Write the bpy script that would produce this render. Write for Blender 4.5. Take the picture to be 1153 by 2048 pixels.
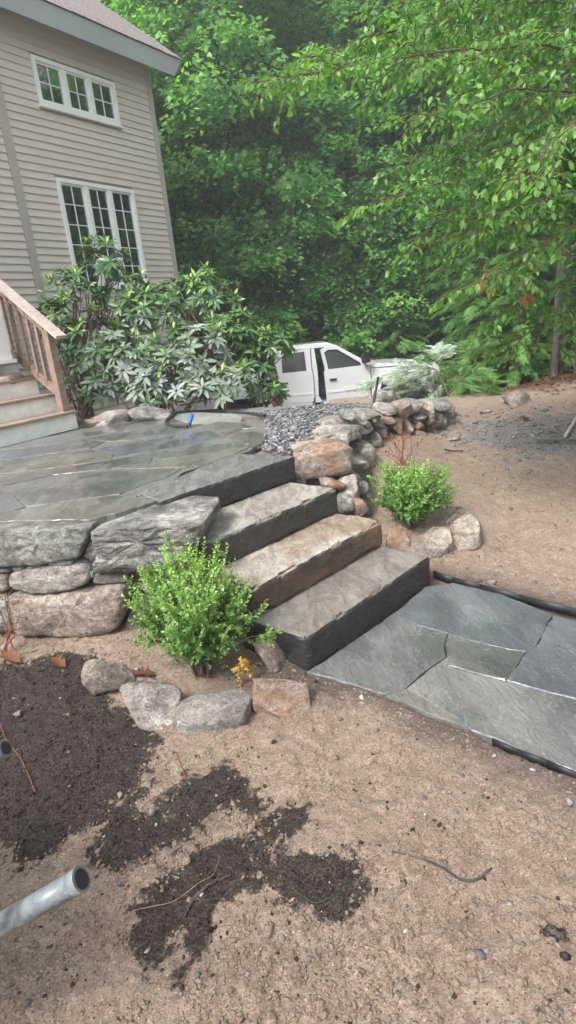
import bpy, math, random
import numpy as np
from mathutils import Vector, Matrix
pi = math.pi
rad = math.radians
for o in list(bpy.data.objects):
    bpy.data.objects.remove(o)
scene = bpy.context.scene
col = scene.collection

# ------------------------------------------------------------------ camera
F_PX, PITCH, ROLL, EYE = 1180.0, rad(17.7), rad(-5.85), 1.65
FW = np.array([0, math.cos(PITCH), -math.sin(PITCH)])
RT0 = np.array([1.0, 0, 0]); UP0 = np.cross(RT0, FW)
RT = math.cos(ROLL) * RT0 + math.sin(ROLL) * UP0
UP = -math.sin(ROLL) * RT0 + math.cos(ROLL) * UP0
CAM = np.array([0, 0, EYE])
cam_d = bpy.data.cameras.new("camera"); cam = bpy.data.objects.new("camera", cam_d); col.objects.link(cam)
m = Matrix.Identity(4)
for i in range(3):
    m[i][0], m[i][1], m[i][2], m[i][3] = RT[i], UP[i], -FW[i], CAM[i]
cam.matrix_world = m
cam_d.sensor_fit = 'VERTICAL'; cam_d.sensor_height = 36.0; cam_d.lens = F_PX / 2048 * 36.0
cam_d.clip_start = 0.05; cam_d.clip_end = 600
scene.camera = cam

# ------------------------------------------------------------------ light
SUN_EL, SUN_DIR = rad(50), np.array([-0.55, -0.62])
world = bpy.data.worlds.new("World"); scene.world = world; world.use_nodes = True
wn = world.node_tree; wn.nodes.clear()
sky = wn.nodes.new("ShaderNodeTexSky"); sky.sky_type = 'NISHITA'; sky.sun_disc = False
sky.sun_elevation = SUN_EL; sky.sun_rotation = math.atan2(SUN_DIR[0], SUN_DIR[1])
sky.dust_density = 4.0; sky.air_density = 1.0; sky.ozone_density = 1.0
hsv = wn.nodes.new("ShaderNodeHueSaturation"); hsv.inputs['Saturation'].default_value = 0.25
bg = wn.nodes.new("ShaderNodeBackground"); bg.inputs['Strength'].default_value = 0.13
wo = wn.nodes.new("ShaderNodeOutputWorld")
wn.links.new(sky.outputs[0], hsv.inputs['Color']); wn.links.new(hsv.outputs[0], bg.inputs[0]); wn.links.new(bg.outputs[0], wo.inputs[0])
sun_d = bpy.data.lights.new("sun", 'SUN'); sun_d.energy = 1.5; sun_d.angle = rad(12); sun_d.color = (1.0, 0.96, 0.9)
sun = bpy.data.objects.new("sun", sun_d); col.objects.link(sun)
sd = Vector((SUN_DIR[0] * math.cos(SUN_EL) / np.hypot(*SUN_DIR), SUN_DIR[1] * math.cos(SUN_EL) / np.hypot(*SUN_DIR), math.sin(SUN_EL)))
sun.rotation_euler = sd.to_track_quat('Z', 'Y').to_euler(); sun.location = (-6, -6, 20)
vs = scene.view_settings
vs.view_transform = 'Standard'; vs.look = 'None'; vs.gamma = 1.0; vs.use_curve_mapping = False
vs.exposure = 1.62
scene.cycles.max_bounces = 6; scene.cycles.transparent_max_bounces = 8
scene.cycles.sample_clamp_indirect = 6.0

# ------------------------------------------------------------------ helpers
def ray(x, y): return RT * (x - 576.5) / F_PX - UP * (y - 1024) / F_PX + FW
def atz(x, y, z):
    d = ray(x, y); return CAM + d * (z - EYE) / d[2]
def aty(x, y, Y):
    d = ray(x, y); return CAM + d * Y / d[1]
def pxsize(p):                                            # metres per photograph pixel at a point
    return float((np.array(p) - CAM) @ FW) / F_PX
def on_plane(x, y, p0, az):
    n = np.array([math.cos(az), -math.sin(az), 0]); d = ray(x, y)
    return CAM + d * (((np.array(p0) - CAM) @ n) / (d @ n))

def vnoise(p, seed=0):
    p = np.asarray(p, float); i = np.floor(p).astype(np.int64); f = p - i; f = f * f * (3 - 2 * f)
    out = 0
    def h(a, b, c):
        n = (a * 374761393 + b * 668265263 + c * 2147483647 + seed * 1274126177) & 0xffffffff
        n = ((n ^ (n >> 13)) * 1274126177) & 0xffffffff
        n = ((n ^ (n >> 16)) * 2246822519) & 0xffffffff
        return ((n ^ (n >> 15)) & 0xffff) / 65535.0
    for dx in (0, 1):
        for dy in (0, 1):
            for dz in (0, 1):
                w = (f[..., 0] if dx else 1 - f[..., 0]) * (f[..., 1] if dy else 1 - f[..., 1]) * (f[..., 2] if dz else 1 - f[..., 2])
                out = out + w * h(i[..., 0] + dx, i[..., 1] + dy, i[..., 2] + dz)
    return out * 2 - 1
def fbm(p, octs=4, seed=0, gain=.5):
    p = np.asarray(p, float); a = 1; s = 0; t = 0
    for k in range(octs):
        s = s + a * vnoise(p * 2 ** k + 17.3 * k, seed + k); t += a; a *= gain
    return s / t
def fbm2(x, y, sc, octs=4, seed=0, gain=.5):
    x = np.asarray(x, float); y = np.asarray(y, float)
    return fbm(np.stack([x * sc, y * sc, np.zeros_like(x) + seed * 3.7], -1), octs, seed, gain)
def sstep(a, b, x):
    t = np.clip((x - a) / (b - a), 0, 1); return t * t * (3 - 2 * t)

def mesh_np(name, V, F, mat=None, smooth=False, attrs=None):
    V = np.asarray(V, np.float32).reshape(-1, 3); F = np.asarray(F, np.int32)
    k = F.shape[1]; me = bpy.data.meshes.new(name)
    me.vertices.add(len(V)); me.vertices.foreach_set('co', V.ravel())
    me.loops.add(F.size); me.loops.foreach_set('vertex_index', F.ravel())
    me.polygons.add(len(F)); me.polygons.foreach_set('loop_start', np.arange(0, F.size, k, dtype=np.int32))
    me.polygons.foreach_set('loop_total', np.full(len(F), k, np.int32))
    me.update(calc_edges=True)
    if smooth: me.polygons.foreach_set('use_smooth', np.ones(len(F), bool))
    if attrs:
        for n, a in attrs.items():
            at = me.attributes.new(n, 'FLOAT', 'POINT'); at.data.foreach_set('value', np.asarray(a, np.float32))
    if mat: me.materials.append(mat)
    return me

class MB:                                                   # collects boxes, prisms and tubes for ONE mesh object
    def __init__(s): s.v = []; s.f = []
    def add(s, V, F):
        b = len(s.v); s.v += [tuple(map(float, p)) for p in V]; s.f += [tuple(int(i) + b for i in f) for f in F]; return s
    def box(s, x0, x1, y0, y1, z0, z1):
        V = [(x0, y0, z0), (x1, y0, z0), (x1, y1, z0), (x0, y1, z0), (x0, y0, z1), (x1, y0, z1), (x1, y1, z1), (x0, y1, z1)]
        return s.add(V, [(0, 3, 2, 1), (4, 5, 6, 7), (0, 1, 5, 4), (1, 2, 6, 5), (2, 3, 7, 6), (3, 0, 4, 7)])
    def bar(s, p, q, w, h, up=(0, 0, 1)):                   # rectangular bar from p to q
        p, q = Vector(p), Vector(q); d = (q - p).normalized(); sd_ = d.cross(Vector(up)).normalized(); u = sd_.cross(d)
        V = [c + sd_ * a * w / 2 + u * b * h / 2 for c in (p, q) for a, b in ((-1, -1), (1, -1), (1, 1), (-1, 1))]
        return s.add(V, [(0, 1, 2, 3), (7, 6, 5, 4), (0, 4, 5, 1), (1, 5, 6, 2), (2, 6, 7, 3), (3, 7, 4, 0)])
    def prism(s, pts, z0, z1):                              # vertical prism over an xy outline
        n = len(pts); V = [(x, y, z0) for x, y in pts] + [(x, y, z1) for x, y in pts]
        return s.add(V, [tuple(range(n))[::-1], tuple(range(n, 2 * n))] + [(i, (i + 1) % n, n + (i + 1) % n, n + i) for i in range(n)])
    def prism_y(s, pts, y0, y1):                            # side outline (x, z) pushed along y
        n = len(pts); V = [(x, y0, z) for x, z in pts] + [(x, y1, z) for x, z in pts]
        return s.add(V, [tuple(range(n)), tuple(range(n, 2 * n))[::-1]] + [(i, n + i, n + (i + 1) % n, (i + 1) % n) for i in range(n)])
    def tube(s, pts, r, k=8, cap=True):
        V, F = tube(pts, r, k, cap); return s.add(V, F)
    def mesh(s, name, mat, smooth=False, bevel=0):
        me = bpy.data.meshes.new(name); me.from_pydata(s.v, [], s.f); me.update()
        if mat: me.materials.append(mat)
        if smooth:
            me.polygons.foreach_set('use_smooth', np.ones(len(me.polygons), bool))
        return me

def tube(pts, r, k=8, cap=True):
    P = np.array(pts, float); n = len(P); r = np.full(n, r) if np.isscalar(r) else np.array(r, float)
    T = np.gradient(P, axis=0); T /= np.linalg.norm(T, axis=1)[:, None] + 1e-9
    ref = np.array([0, 0, 1.0]) if abs(T[0][2]) < .8 else np.array([1.0, 0, 0])
    V = []
    A = np.cross(T, ref); A /= np.linalg.norm(A, axis=1)[:, None] + 1e-9; B = np.cross(A, T)
    for i in range(n):
        for j in range(k):
            a = 2 * pi * j / k; V.append(P[i] + r[i] * (math.cos(a) * A[i] + math.sin(a) * B[i]))
    F = [(i * k + j, i * k + (j + 1) % k, (i + 1) * k + (j + 1) % k, (i + 1) * k + j) for i in range(n - 1) for j in range(k)]
    if cap:
        V.append(P[0]); V.append(P[-1]); a, b = len(V) - 2, len(V) - 1
        F += [(a, (j + 1) % k, j, j) for j in range(k)] and [(a, (j + 1) % k, j) for j in range(k)]
        F += [(b, (n - 1) * k + j, (n - 1) * k + (j + 1) % k) for j in range(k)]
    return V, F

def link(name, me, parent=None, loc=None, rot=None):
    o = bpy.data.objects.new(name, me); col.objects.link(o)
    if parent is not None: o.parent = parent
    if loc is not None: o.location = [float(c) for c in loc]
    if rot is not None: o.rotation_euler = rot
    return o
def empty(name, loc=(0, 0, 0), rz=0):
    o = bpy.data.objects.new(name, None); col.objects.link(o); o.empty_display_size = .1
    o.location = [float(c) for c in loc]; o.rotation_euler = (0, 0, rz); return o
def tag(o, label=None, cat=None, group=None, kind=None):
    for k, v in (('label', label), ('category', cat), ('group', group), ('kind', kind)):
        if v: o[k] = v
    return o
def place(name, V, F, mat, parent=None, smooth=False, attrs=None, base=None):
    """world-space vertices -> object whose origin is its base (or its thing's local space)"""
    V = np.asarray(V, float).reshape(-1, 3)
    if parent is not None:
        off = np.array(parent.location); loc = None
        c = V.mean(0) - off; me = mesh_np(name, V - off - c, F, mat, smooth, attrs); return link(name, me, parent, c)
    b = np.array(base) if base is not None else np.array([V[:, 0].mean(), V[:, 1].mean(), V[:, 2].min()])
    return link(name, mesh_np(name, V - b, F, mat, smooth, attrs), None, b)
def copy_tree(o, parent=None):
    c = o.copy(); col.objects.link(c)
    if parent is not None: c.parent = parent
    for ch in list(kids.get(o.name, [])): copy_tree(ch, c)
    return c
kids = {}
def reg(root):                                              # remembers children once, so that copying needs no searches
    kids[root.name] = [x for x in bpy.data.objects if x.parent == root]
    for k in kids[root.name]: kids[k.name] = [x for x in bpy.data.objects if x.parent == k]

# ------------------------------------------------------------------ materials
class NT:
    def __init__(s, name):
        s.m = bpy.data.materials.new(name); s.m.use_nodes = True; s.t = s.m.node_tree; s.t.nodes.clear()
        s.out = s.n('ShaderNodeOutputMaterial')
    def n(s, typ, **kw):
        nd = s.t.nodes.new(typ)
        for k, v in kw.items():
            if hasattr(nd, k) and not k[0].isupper(): setattr(nd, k, v)
            else: nd.inputs[k].default_value = v
        return nd
    def l(s, a, b): s.t.links.new(a, b)
    def coord(s, vec='Object', scale=(1, 1, 1), rnd=False):
        tc = s.n('ShaderNodeTexCoord'); mp = s.n('ShaderNodeMapping'); mp.inputs['Scale'].default_value = scale
        s.l(tc.outputs[vec], mp.inputs['Vector'])
        if rnd:
            oi = s.n('ShaderNodeObjectInfo'); cx = s.n('ShaderNodeMath', operation='MULTIPLY'); cx.inputs[1].default_value = 37.0
            s.l(oi.outputs['Random'], cx.inputs[0]); s.l(cx.outputs[0], mp.inputs['Location'])
        return mp.outputs[0]
    def noise(s, vec, scale, detail=5, rough=.55, dist=0):
        n = s.n('ShaderNodeTexNoise'); n.inputs['Scale'].default_value = scale; n.inputs['Detail'].default_value = detail
        n.inputs['Roughness'].default_value = rough; n.inputs['Distortion'].default_value = dist
        s.l(vec, n.inputs['Vector']); return n.outputs['Fac']
    def voro(s, vec, scale, feat='F1', out='Distance', rnd=1.0):
        n = s.n('ShaderNodeTexVoronoi', feature=feat); n.inputs['Scale'].default_value = scale; n.inputs['Randomness'].default_value = rnd
        s.l(vec, n.inputs['Vector']); return n.outputs[out]
    def ramp(s, fac, stops, interp='LINEAR'):
        r = s.n('ShaderNodeValToRGB'); cr = r.color_ramp; cr.interpolation = interp
        while len(cr.elements) < len(stops): cr.elements.new(.5)
        for e, (p, c) in zip(cr.elements, stops):
            e.position = p; e.color = (c[0], c[1], c[2], 1) if hasattr(c, '__len__') else (c, c, c, 1)
        s.l(fac, r.inputs[0]); return r.outputs[0]
    def mix(s, fac, a, b, typ='MIX'):
        n = s.n('ShaderNodeMix', data_type='RGBA', blend_type=typ)
        for v, i in ((fac, 0), (a, 6), (b, 7)):
            if isinstance(v, (int, float)): n.inputs[i].default_value = v if i == 0 else (v, v, v, 1)
            elif isinstance(v, tuple): n.inputs[i].default_value = (*v, 1)
            else: s.l(v, n.inputs[i])
        return n.outputs[2]
    def math(s, op, a, b=0.0, clamp=False):
        n = s.n('ShaderNodeMath', operation=op, use_clamp=clamp)
        for i, v in enumerate((a, b)):
            if isinstance(v, (int, float)): n.inputs[i].default_value = v
            else: s.l(v, n.inputs[i])
        return n.outputs[0]
    def attr(s, name):
        n = s.n('ShaderNodeAttribute'); n.attribute_name = name; return n.outputs['Fac']
    def bump(s, h, strength=.5, dist=.01, prev=None):
        b = s.n('ShaderNodeBump'); b.inputs['Strength'].default_value = strength; b.inputs['Distance'].default_value = dist
        s.l(h, b.inputs['Height'])
        if prev is not None: s.l(prev, b.inputs['Normal'])
        return b.outputs[0]
    def bsdf(s, color, rough=.6, normal=None, spec=.5, metal=0, coat=0):
        p = s.n('ShaderNodeBsdfPrincipled')
        for k, v in (('Base Color', color), ('Roughness', rough), ('Specular IOR Level', spec), ('Metallic', metal), ('Coat Weight', coat)):
            if isinstance(v, tuple): p.inputs[k].default_value = (*v, 1)
            elif isinstance(v, (int, float)): p.inputs[k].default_value = v
            else: s.l(v, p.inputs[k])
        if normal is not None: s.l(normal, p.inputs['Normal'])
        return p
    def done(s, sh): s.l(sh if not hasattr(sh, 'outputs') else sh.outputs[0], s.out.inputs[0]); return s.m

def mat_plain(name, c, rough=.6, spec=.5, metal=0, var=.12, scale=8, bump=0, coat=0):
    t = NT(name); v = t.coord(rnd=True); n = t.noise(v, scale, 5)
    c2 = tuple(x * (1 - var) for x in c); c3 = tuple(min(1, x * (1 + var)) for x in c)
    return t.done(t.bsdf(t.ramp(n, [(.3, c2), (.7, c3)]), rough, t.bump(n, bump, .004) if bump else None, spec, metal, coat))

def mat_ground():
    t = NT('sandy_soil'); v = t.coord()
    n1 = t.noise(v, 1.3, 6, .6); n2 = t.noise(v, 14, 6, .7); n3 = t.noise(v, 140, 4, .75); n4 = t.noise(v, 420, 2, .8)
    sand = t.ramp(n1, [(.3, (.345, .255, .195)), (.5, (.415, .322, .255)), (.72, (.50, .405, .33))])
    sand = t.mix(t.math('MULTIPLY', n2, .9), sand, t.ramp(n2, [(.3, (.27, .18, .13)), (.6, (.52, .41, .33))]))
    grain = t.ramp(n3, [(.28, (.45, .42, .40)), (.5, (1, 1, 1)), (.75, (1.35, 1.33, 1.3))])
    sand = t.mix(.75, sand, grain, 'MULTIPLY')
    vc = t.voro(v, 300, out='Color'); sp = t.n('ShaderNodeSeparateColor'); t.l(vc, sp.inputs[0])
    peb = t.ramp(sp.outputs[0], [(0, (.12, .12, .13)), (.04, (.12, .12, .13)), (.05, (1, 1, 1)), (.93, (1, 1, 1)), (.95, (1.8, 1.7, 1.6))], 'CONSTANT')
    sand = t.mix(.7, sand, peb, 'MULTIPLY')
    soil = t.ramp(n3, [(.32, (.022, .017, .016)), (.5, (.062, .049, .045)), (.68, (.19, .15, .13))])
    edge = t.math('ADD', t.attr('soil'), t.math('MULTIPLY', t.math('SUBTRACT', t.noise(v, 26, 10, .85), .5), 3.0))
    c = t.mix(t.ramp(edge, [(.36, 0), (.62, 1)]), sand, soil)
    gr = t.ramp(sp.outputs[1], [(0, (.12, .115, .115)), (.5, (.26, .24, .225)), (1, (.46, .43, .40))])
    ge = t.math('ADD', t.attr('gravelly'), t.math('MULTIPLY', t.math('SUBTRACT', t.noise(v, 5, 6, .75), .5), 2.6))
    c = t.mix(t.ramp(ge, [(.45, 0), (.7, 1)]), c, gr)
    lit = t.ramp(t.noise(v, 7, 7, .8), [(.3, (.03, .022, .015)), (.5, (.07, .048, .032)), (.62, (.12, .08, .05)), (.7, (.05, .08, .025))])
    c = t.mix(t.attr('litter'), c, lit)
    c = t.mix(t.attr('wet'), c, t.mix(1.0, c, (.42, .42, .46), 'MULTIPLY'))
    n5 = t.noise(v, 48, 6, .7); b = t.bump(n5, .9, .03); b = t.bump(n3, .9, .014, b); b = t.bump(n4, .5, .004, b); b = t.bump(n2, .4, .03, b)
    c = t.mix(.38, c, t.ramp(n5, [(.34, (.5, .46, .43)), (.47, (.95, .95, .95)), (.62, (1.12, 1.12, 1.12))]), 'MULTIPLY')  # hollows of the bump darkened in the colour, as shade between clods
    rg = t.ramp(t.attr('wet'), [(0, .95), (1, .45)])
    return t.done(t.bsdf(c, rg, b, .25))

def mat_stone(name, ca, cb, cc, band=0, scale=6, bump=.7, rough=(.75, .95), spec=.3, stain=None, vary=True):
    t = NT(name); v = t.coord(rnd=True, scale=(1, 1, 1 + band)); v0 = t.coord(rnd=True)
    n1 = t.noise(v, scale, 8, .66, .6); n2 = t.noise(v, scale * 5, 8, .75, .3); n3 = t.noise(v0, scale * 26, 4, .8)
    c = t.ramp(n1, [(.34, ca), (.5, cb), (.64, cc)])
    c = t.mix(.85, c, t.ramp(n2, [(.34, (.28, .27, .27)), (.46, (.8, .8, .8)), (.54, (1.1, 1.1, 1.1)), (.68, (1.7, 1.67, 1.6))]), 'MULTIPLY')
    c = t.mix(.7, c, t.ramp(n3, [(.36, (.4, .4, .4)), (.5, (1, 1, 1)), (.66, (1.7, 1.7, 1.7))]), 'MULTIPLY')
    if stain:
        s_ = t.ramp(t.noise(v0, scale * .6, 5, .6), [(.5, 0), (.68, 1)]); c = t.mix(t.math('MULTIPLY', s_, .75), c, stain)
    if vary:
        oi = t.n('ShaderNodeObjectInfo')
        c = t.mix(.8, c, t.ramp(oi.outputs['Random'], [(0, (.72, .72, .76)), (.3, (1.15, 1.12, 1.1)), (.55, (1.1, .93, .8)), (.8, (.8, .82, .84)), (1, (1.25, 1.15, 1.05))]), 'MULTIPLY')
    b = t.bump(n1, bump, .06); b = t.bump(n2, bump, .03, b); b = t.bump(n3, bump * .8, .008, b)
    rg = t.ramp(n2, [(.35, rough[0]), (.65, rough[1])])
    return t.done(t.bsdf(c, rg, b, spec))

def mat_flag(name, ca, cb, cc, wet=.5):
    t = NT(name); v = t.coord(rnd=True, scale=(1, .38, 1)); v0 = t.coord(rnd=True)
    n1 = t.noise(v, 2.2, 7, .6, .8); n2 = t.noise(v, 9, 8, .68, .35); n3 = t.noise(v0, 90, 4, .7)
    c = t.ramp(n1, [(.3, ca), (.5, cb), (.7, cc)])
    c = t.mix(.5, c, t.ramp(n2, [(.3, (.6, .6, .62)), (.5, (1, 1, 1)), (.7, (1.2, 1.2, 1.2))]), 'MULTIPLY')
    c = t.mix(.35, c, t.ramp(n3, [(.35, (.6, .6, .6)), (.65, (1.4, 1.4, 1.4))]), 'MULTIPLY')
    ridge = t.math('ABSOLUTE', t.math('SUBTRACT', n2, .5))
    glint = t.noise(t.coord(rnd=True, scale=(2.2, .35, 1)), 5, 7, .62, 1.6); vr = t.ramp(t.math('ABSOLUTE', t.math('SUBTRACT', glint, .5)), [(0, 1), (.012, .5), (.03, 0)])
    c = t.mix(t.math('MULTIPLY', vr, t.ramp(n3, [(.45, .0), (.62, .4)])), c, (.45, .46, .46))  # pale colour streaks standing for glints on the wet stone
    b = t.bump(t.ramp(n1, [(.0, 0), (.42, .3), (.44, .5), (.55, .6), (.57, .85), (1, 1)]), .5, .02)
    b = t.bump(n2, .8, .028, b); b = t.bump(t.ramp(ridge, [(0, 0), (.06, 1)]), .25, .006, b); b = t.bump(n3, .35, .003, b)
    pud = t.ramp(t.noise(t.coord('Object', (1, .6, 1), True), 2.4, 4, .55, .5), [(.46, 0), (.56, 1)])
    c = t.mix(t.math('MULTIPLY', pud, wet), c, t.mix(1.0, c, (.62, .64, .66), 'MULTIPLY'))
    fl_ = t.n('ShaderNodeMix', data_type='VECTOR'); ge = t.n('ShaderNodeNewGeometry'); t.l(t.math('MULTIPLY', pud, .6), fl_.inputs[0]); t.l(b, fl_.inputs[4]); t.l(ge.outputs['Normal'], fl_.inputs[5]); b = fl_.outputs[1]
    rg = t.ramp(pud, [(0, .50 - .22 * wet), (1, .44 - .34 * wet)])
    p = t.bsdf(c, rg, b, .6); t.l(t.math('MULTIPLY', t.ramp(pud, [(0, .3), (1, .8)]), wet), p.inputs['Coat Weight']); p.inputs['Coat Roughness'].default_value = .07; p.inputs['Coat IOR'].default_value = 1.45
    return t.done(p)

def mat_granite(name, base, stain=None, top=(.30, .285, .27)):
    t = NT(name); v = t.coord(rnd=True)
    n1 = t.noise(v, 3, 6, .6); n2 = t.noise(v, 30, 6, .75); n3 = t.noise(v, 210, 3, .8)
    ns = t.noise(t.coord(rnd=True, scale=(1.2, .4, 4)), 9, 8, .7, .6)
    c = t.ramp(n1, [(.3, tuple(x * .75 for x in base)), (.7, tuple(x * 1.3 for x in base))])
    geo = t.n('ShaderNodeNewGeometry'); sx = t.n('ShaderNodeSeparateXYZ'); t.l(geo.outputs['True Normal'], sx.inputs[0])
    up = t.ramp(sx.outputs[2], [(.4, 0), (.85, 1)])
    c = t.mix(up, c, t.ramp(ns, [(.3, tuple(x * .6 for x in top)), (.5, top), (.68, tuple(min(1, x * 1.5) for x in top))]))  # upward faces get a paler streaked colour, painting in the treads' sheen
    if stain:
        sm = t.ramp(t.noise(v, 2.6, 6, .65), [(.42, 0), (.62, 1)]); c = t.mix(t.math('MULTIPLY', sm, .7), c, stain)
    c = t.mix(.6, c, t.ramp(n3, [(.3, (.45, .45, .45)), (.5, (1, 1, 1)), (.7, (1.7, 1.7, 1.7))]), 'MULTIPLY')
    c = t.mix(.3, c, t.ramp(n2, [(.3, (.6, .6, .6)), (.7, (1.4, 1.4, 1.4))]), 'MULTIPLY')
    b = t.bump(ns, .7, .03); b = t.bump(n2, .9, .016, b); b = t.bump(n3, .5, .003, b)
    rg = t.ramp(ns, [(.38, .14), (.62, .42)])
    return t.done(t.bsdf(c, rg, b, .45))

def mat_leaf(name, stops, rough=.42, trans=.35, spec=.4, dustc=None, tr_tint=(1.3, 1.5, .5)):
    t = NT(name); tint = t.attr('tint')
    c = t.ramp(tint, stops)
    if dustc: c = t.mix(t.attr('dust'), c, dustc)
    p = t.bsdf(c, rough if not dustc else t.ramp(t.attr('dust'), [(0, rough), (1, .85)]), None, spec)
    tr = t.n('ShaderNodeBsdfTranslucent'); t.l(t.mix(1.0, c, tr_tint, 'MULTIPLY'), tr.inputs[0])
    mx = t.n('ShaderNodeMixShader'); mx.inputs[0].default_value = trans
    t.l(p.outputs[0], mx.inputs[1]); t.l(tr.outputs[0], mx.inputs[2]); return t.done(mx)

def mat_bark(name, a, b_):
    t = NT(name); v = t.coord(scale=(6, 6, 1.2), rnd=True); n = t.noise(v, 4, 6, .65)
    return t.done(t.bsdf(t.ramp(n, [(.3, a), (.7, b_)]), .9, t.bump(n, .8, .02), .2))

def mat_wood(name, a, b_, c_, rough=.75, axis=(1, 14, 14)):
    t = NT(name); v = t.coord(scale=axis, rnd=True); n = t.noise(v, 3, 7, .65, .6); n2 = t.noise(t.coord(rnd=True), 5, 5, .6)
    c = t.ramp(n, [(.28, a), (.5, b_), (.75, c_)]); c = t.mix(.4, c, t.ramp(n2, [(.3, (.6, .6, .6)), (.7, (1.35, 1.35, 1.35))]), 'MULTIPLY')
    return t.done(t.bsdf(c, rough, t.bump(n, .4, .004), .3))

def mat_glass():
    t = NT('window_glass'); g = t.n('ShaderNodeBsdfGlossy'); g.inputs['Roughness'].default_value = .02; g.inputs['Color'].default_value = (.86, .93, 1, 1)
    n = t.noise(t.coord(), 2.2, 2); b = t.bump(n, .06, .01); t.l(b, g.inputs['Normal'])
    tr = t.n('ShaderNodeBsdfTransparent'); tr.inputs['Color'].default_value = (.55, .6, .62, 1)
    fr = t.n('ShaderNodeFresnel'); fr.inputs['IOR'].default_value = 1.75
    mx = t.n('ShaderNodeMixShader'); t.l(t.math('ADD', fr.outputs[0], .13, True), mx.inputs[0]); t.l(tr.outputs[0], mx.inputs[1]); t.l(g.outputs[0], mx.inputs[2])
    return t.done(mx)

M = {}
M['ground'] = mat_ground()
M['stone'] = mat_stone('field_stone', (.13, .125, .12), (.27, .255, .24), (.40, .375, .35), band=.6, scale=5)
M['stone_grey'] = mat_stone('grey_green_stone', (.16, .165, .15), (.29, .29, .27), (.42, .42, .395), band=0, scale=5, vary=False, bump=1)
M['stone_band'] = mat_stone('banded_gneiss', (.11, .11, .112), (.30, .29, .28), (.55, .52, .49), band=2.5, scale=4, vary=False, bump=1)
M['stone_warm'] = mat_stone('warm_stone', (.19, .145, .12), (.33, .255, .21), (.47, .395, .34), band=.5, scale=5, stain=(.32, .15, .06), vary=False)
M['stone_pale'] = mat_stone('pale_stone', (.19, .175, .16), (.32, .295, .27), (.46, .425, .39), band=.8, scale=4, vary=False)
M['stone_brown'] = mat_stone('soil_dusted_stone', (.19, .155, .13), (.33, .275, .235), (.47, .41, .36), band=.3, scale=5, vary=False)
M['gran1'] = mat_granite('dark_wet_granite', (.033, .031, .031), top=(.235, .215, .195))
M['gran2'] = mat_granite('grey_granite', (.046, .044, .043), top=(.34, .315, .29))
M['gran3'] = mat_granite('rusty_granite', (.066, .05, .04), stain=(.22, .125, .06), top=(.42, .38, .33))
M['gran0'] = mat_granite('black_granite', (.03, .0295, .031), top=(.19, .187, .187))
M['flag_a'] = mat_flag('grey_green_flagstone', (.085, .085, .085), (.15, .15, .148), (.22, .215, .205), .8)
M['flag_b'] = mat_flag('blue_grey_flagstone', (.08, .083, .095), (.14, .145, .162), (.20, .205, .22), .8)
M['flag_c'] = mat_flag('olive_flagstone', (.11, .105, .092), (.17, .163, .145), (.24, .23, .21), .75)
M['gravel'] = mat_stone('blue_grey_gravel', (.10, .10, .11), (.21, .21, .225), (.37, .37, .385), scale=12, bump=.2)
M['chip'] = mat_stone('slate_chip', (.06, .065, .08), (.12, .13, .145), (.22, .23, .24), scale=30, bump=.3, rough=(.5, .8))
M['clod'] = mat_plain('dark_compost', (.04, .031, .028), .95, .1, var=.7, scale=40, bump=.5)
M['sandclod'] = mat_plain('sand_clod', (.33, .24, .175), .97, .1, var=.35, scale=60, bump=.6)
M['siding'] = mat_plain('taupe_vinyl_siding', (.57, .52, .49), .55, .35, var=.05, scale=3, bump=.05)
M['cornerboard'] = mat_plain('taupe_trim', (.40, .365, .35), .55, .35, var=.05, scale=3)
M['fascia'] = mat_plain('blue_grey_fascia_paint', (.33, .36, .37), .6, .3, var=.06, scale=3)
M['white'] = mat_plain('white_vinyl', (.78, .80, .80), .4, .5, var=.03, scale=3)
M['glass'] = mat_glass()
M['dark'] = mat_plain('dark_interior', (.09, .105, .125), .9, .1)
M['blind'] = mat_plain('blind_slat', (.45, .47, .48), .6, .3)
M['shingle'] = mat_plain('weathered_shingle', (.23, .20, .20), .95, .2, var=.5, scale=30, bump=.6)
M['wood'] = mat_wood('weathered_brown_deck_wood', (.16, .10, .078), (.28, .19, .15), (.40, .31, .26))
M['woodgrey'] = mat_wood('grey_brown_tread_wood', (.19, .13, .10), (.30, .22, .17), (.42, .34, .29))
M['woodrail'] = mat_wood('sun_bleached_rail_wood', (.36, .28, .25), (.50, .41, .37), (.62, .54, .50))
M['riser'] = mat_plain('flaking_white_riser_paint', (.80, .80, .77), .65, .3, var=.14, scale=9, bump=.5)
M['truck'] = mat_plain('white_car_paint', (.80, .81, .83), .25, .5, var=.02, scale=2, coat=.6)
M['truckdark'] = mat_plain('black_plastic', (.02, .02, .022), .5, .4)
M['trimgrey'] = mat_plain('grey_interior', (.12, .12, .13), .7, .3, var=.5, scale=12)
M['tyre'] = mat_plain('tyre_rubber', (.025, .025, .025), .85, .2)
M['chrome'] = mat_plain('steel_rim', (.55, .56, .58), .25, .5, metal=1)
M['carglass'] = mat_plain('dark_car_glass', (.07, .085, .09), .04, 1.0, var=.3, scale=3)
M['hose'] = mat_plain('dark_green_hose', (.035, .045, .045), .35, .5)
M['blue'] = mat_plain('blue_nozzle_plastic', (.03, .12, .5), .35, .5)
M['edging'] = mat_plain('black_plastic_edging', (.018, .018, .02), .5, .4, var=.4, scale=20)
t = NT('scuffed_grey_tube'); v = t.coord(); n = t.noise(v, 16, 8, .75, .8)
M['metal'] = t.done(t.bsdf(t.ramp(n, [(.36, (.055, .065, .075)), (.5, (.15, .17, .185)), (.57, (.17, .185, .195)), (.61, (.22, .24, .245)), (.78, (.36, .38, .37))]), t.ramp(n, [(.5, .28), (.6, .6)]), t.bump(n, .2, .002), .5))
M['rust'] = mat_plain('rusty_steel', (.16, .15, .15), .6, .4, metal=.5, var=.4, scale=25)
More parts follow.
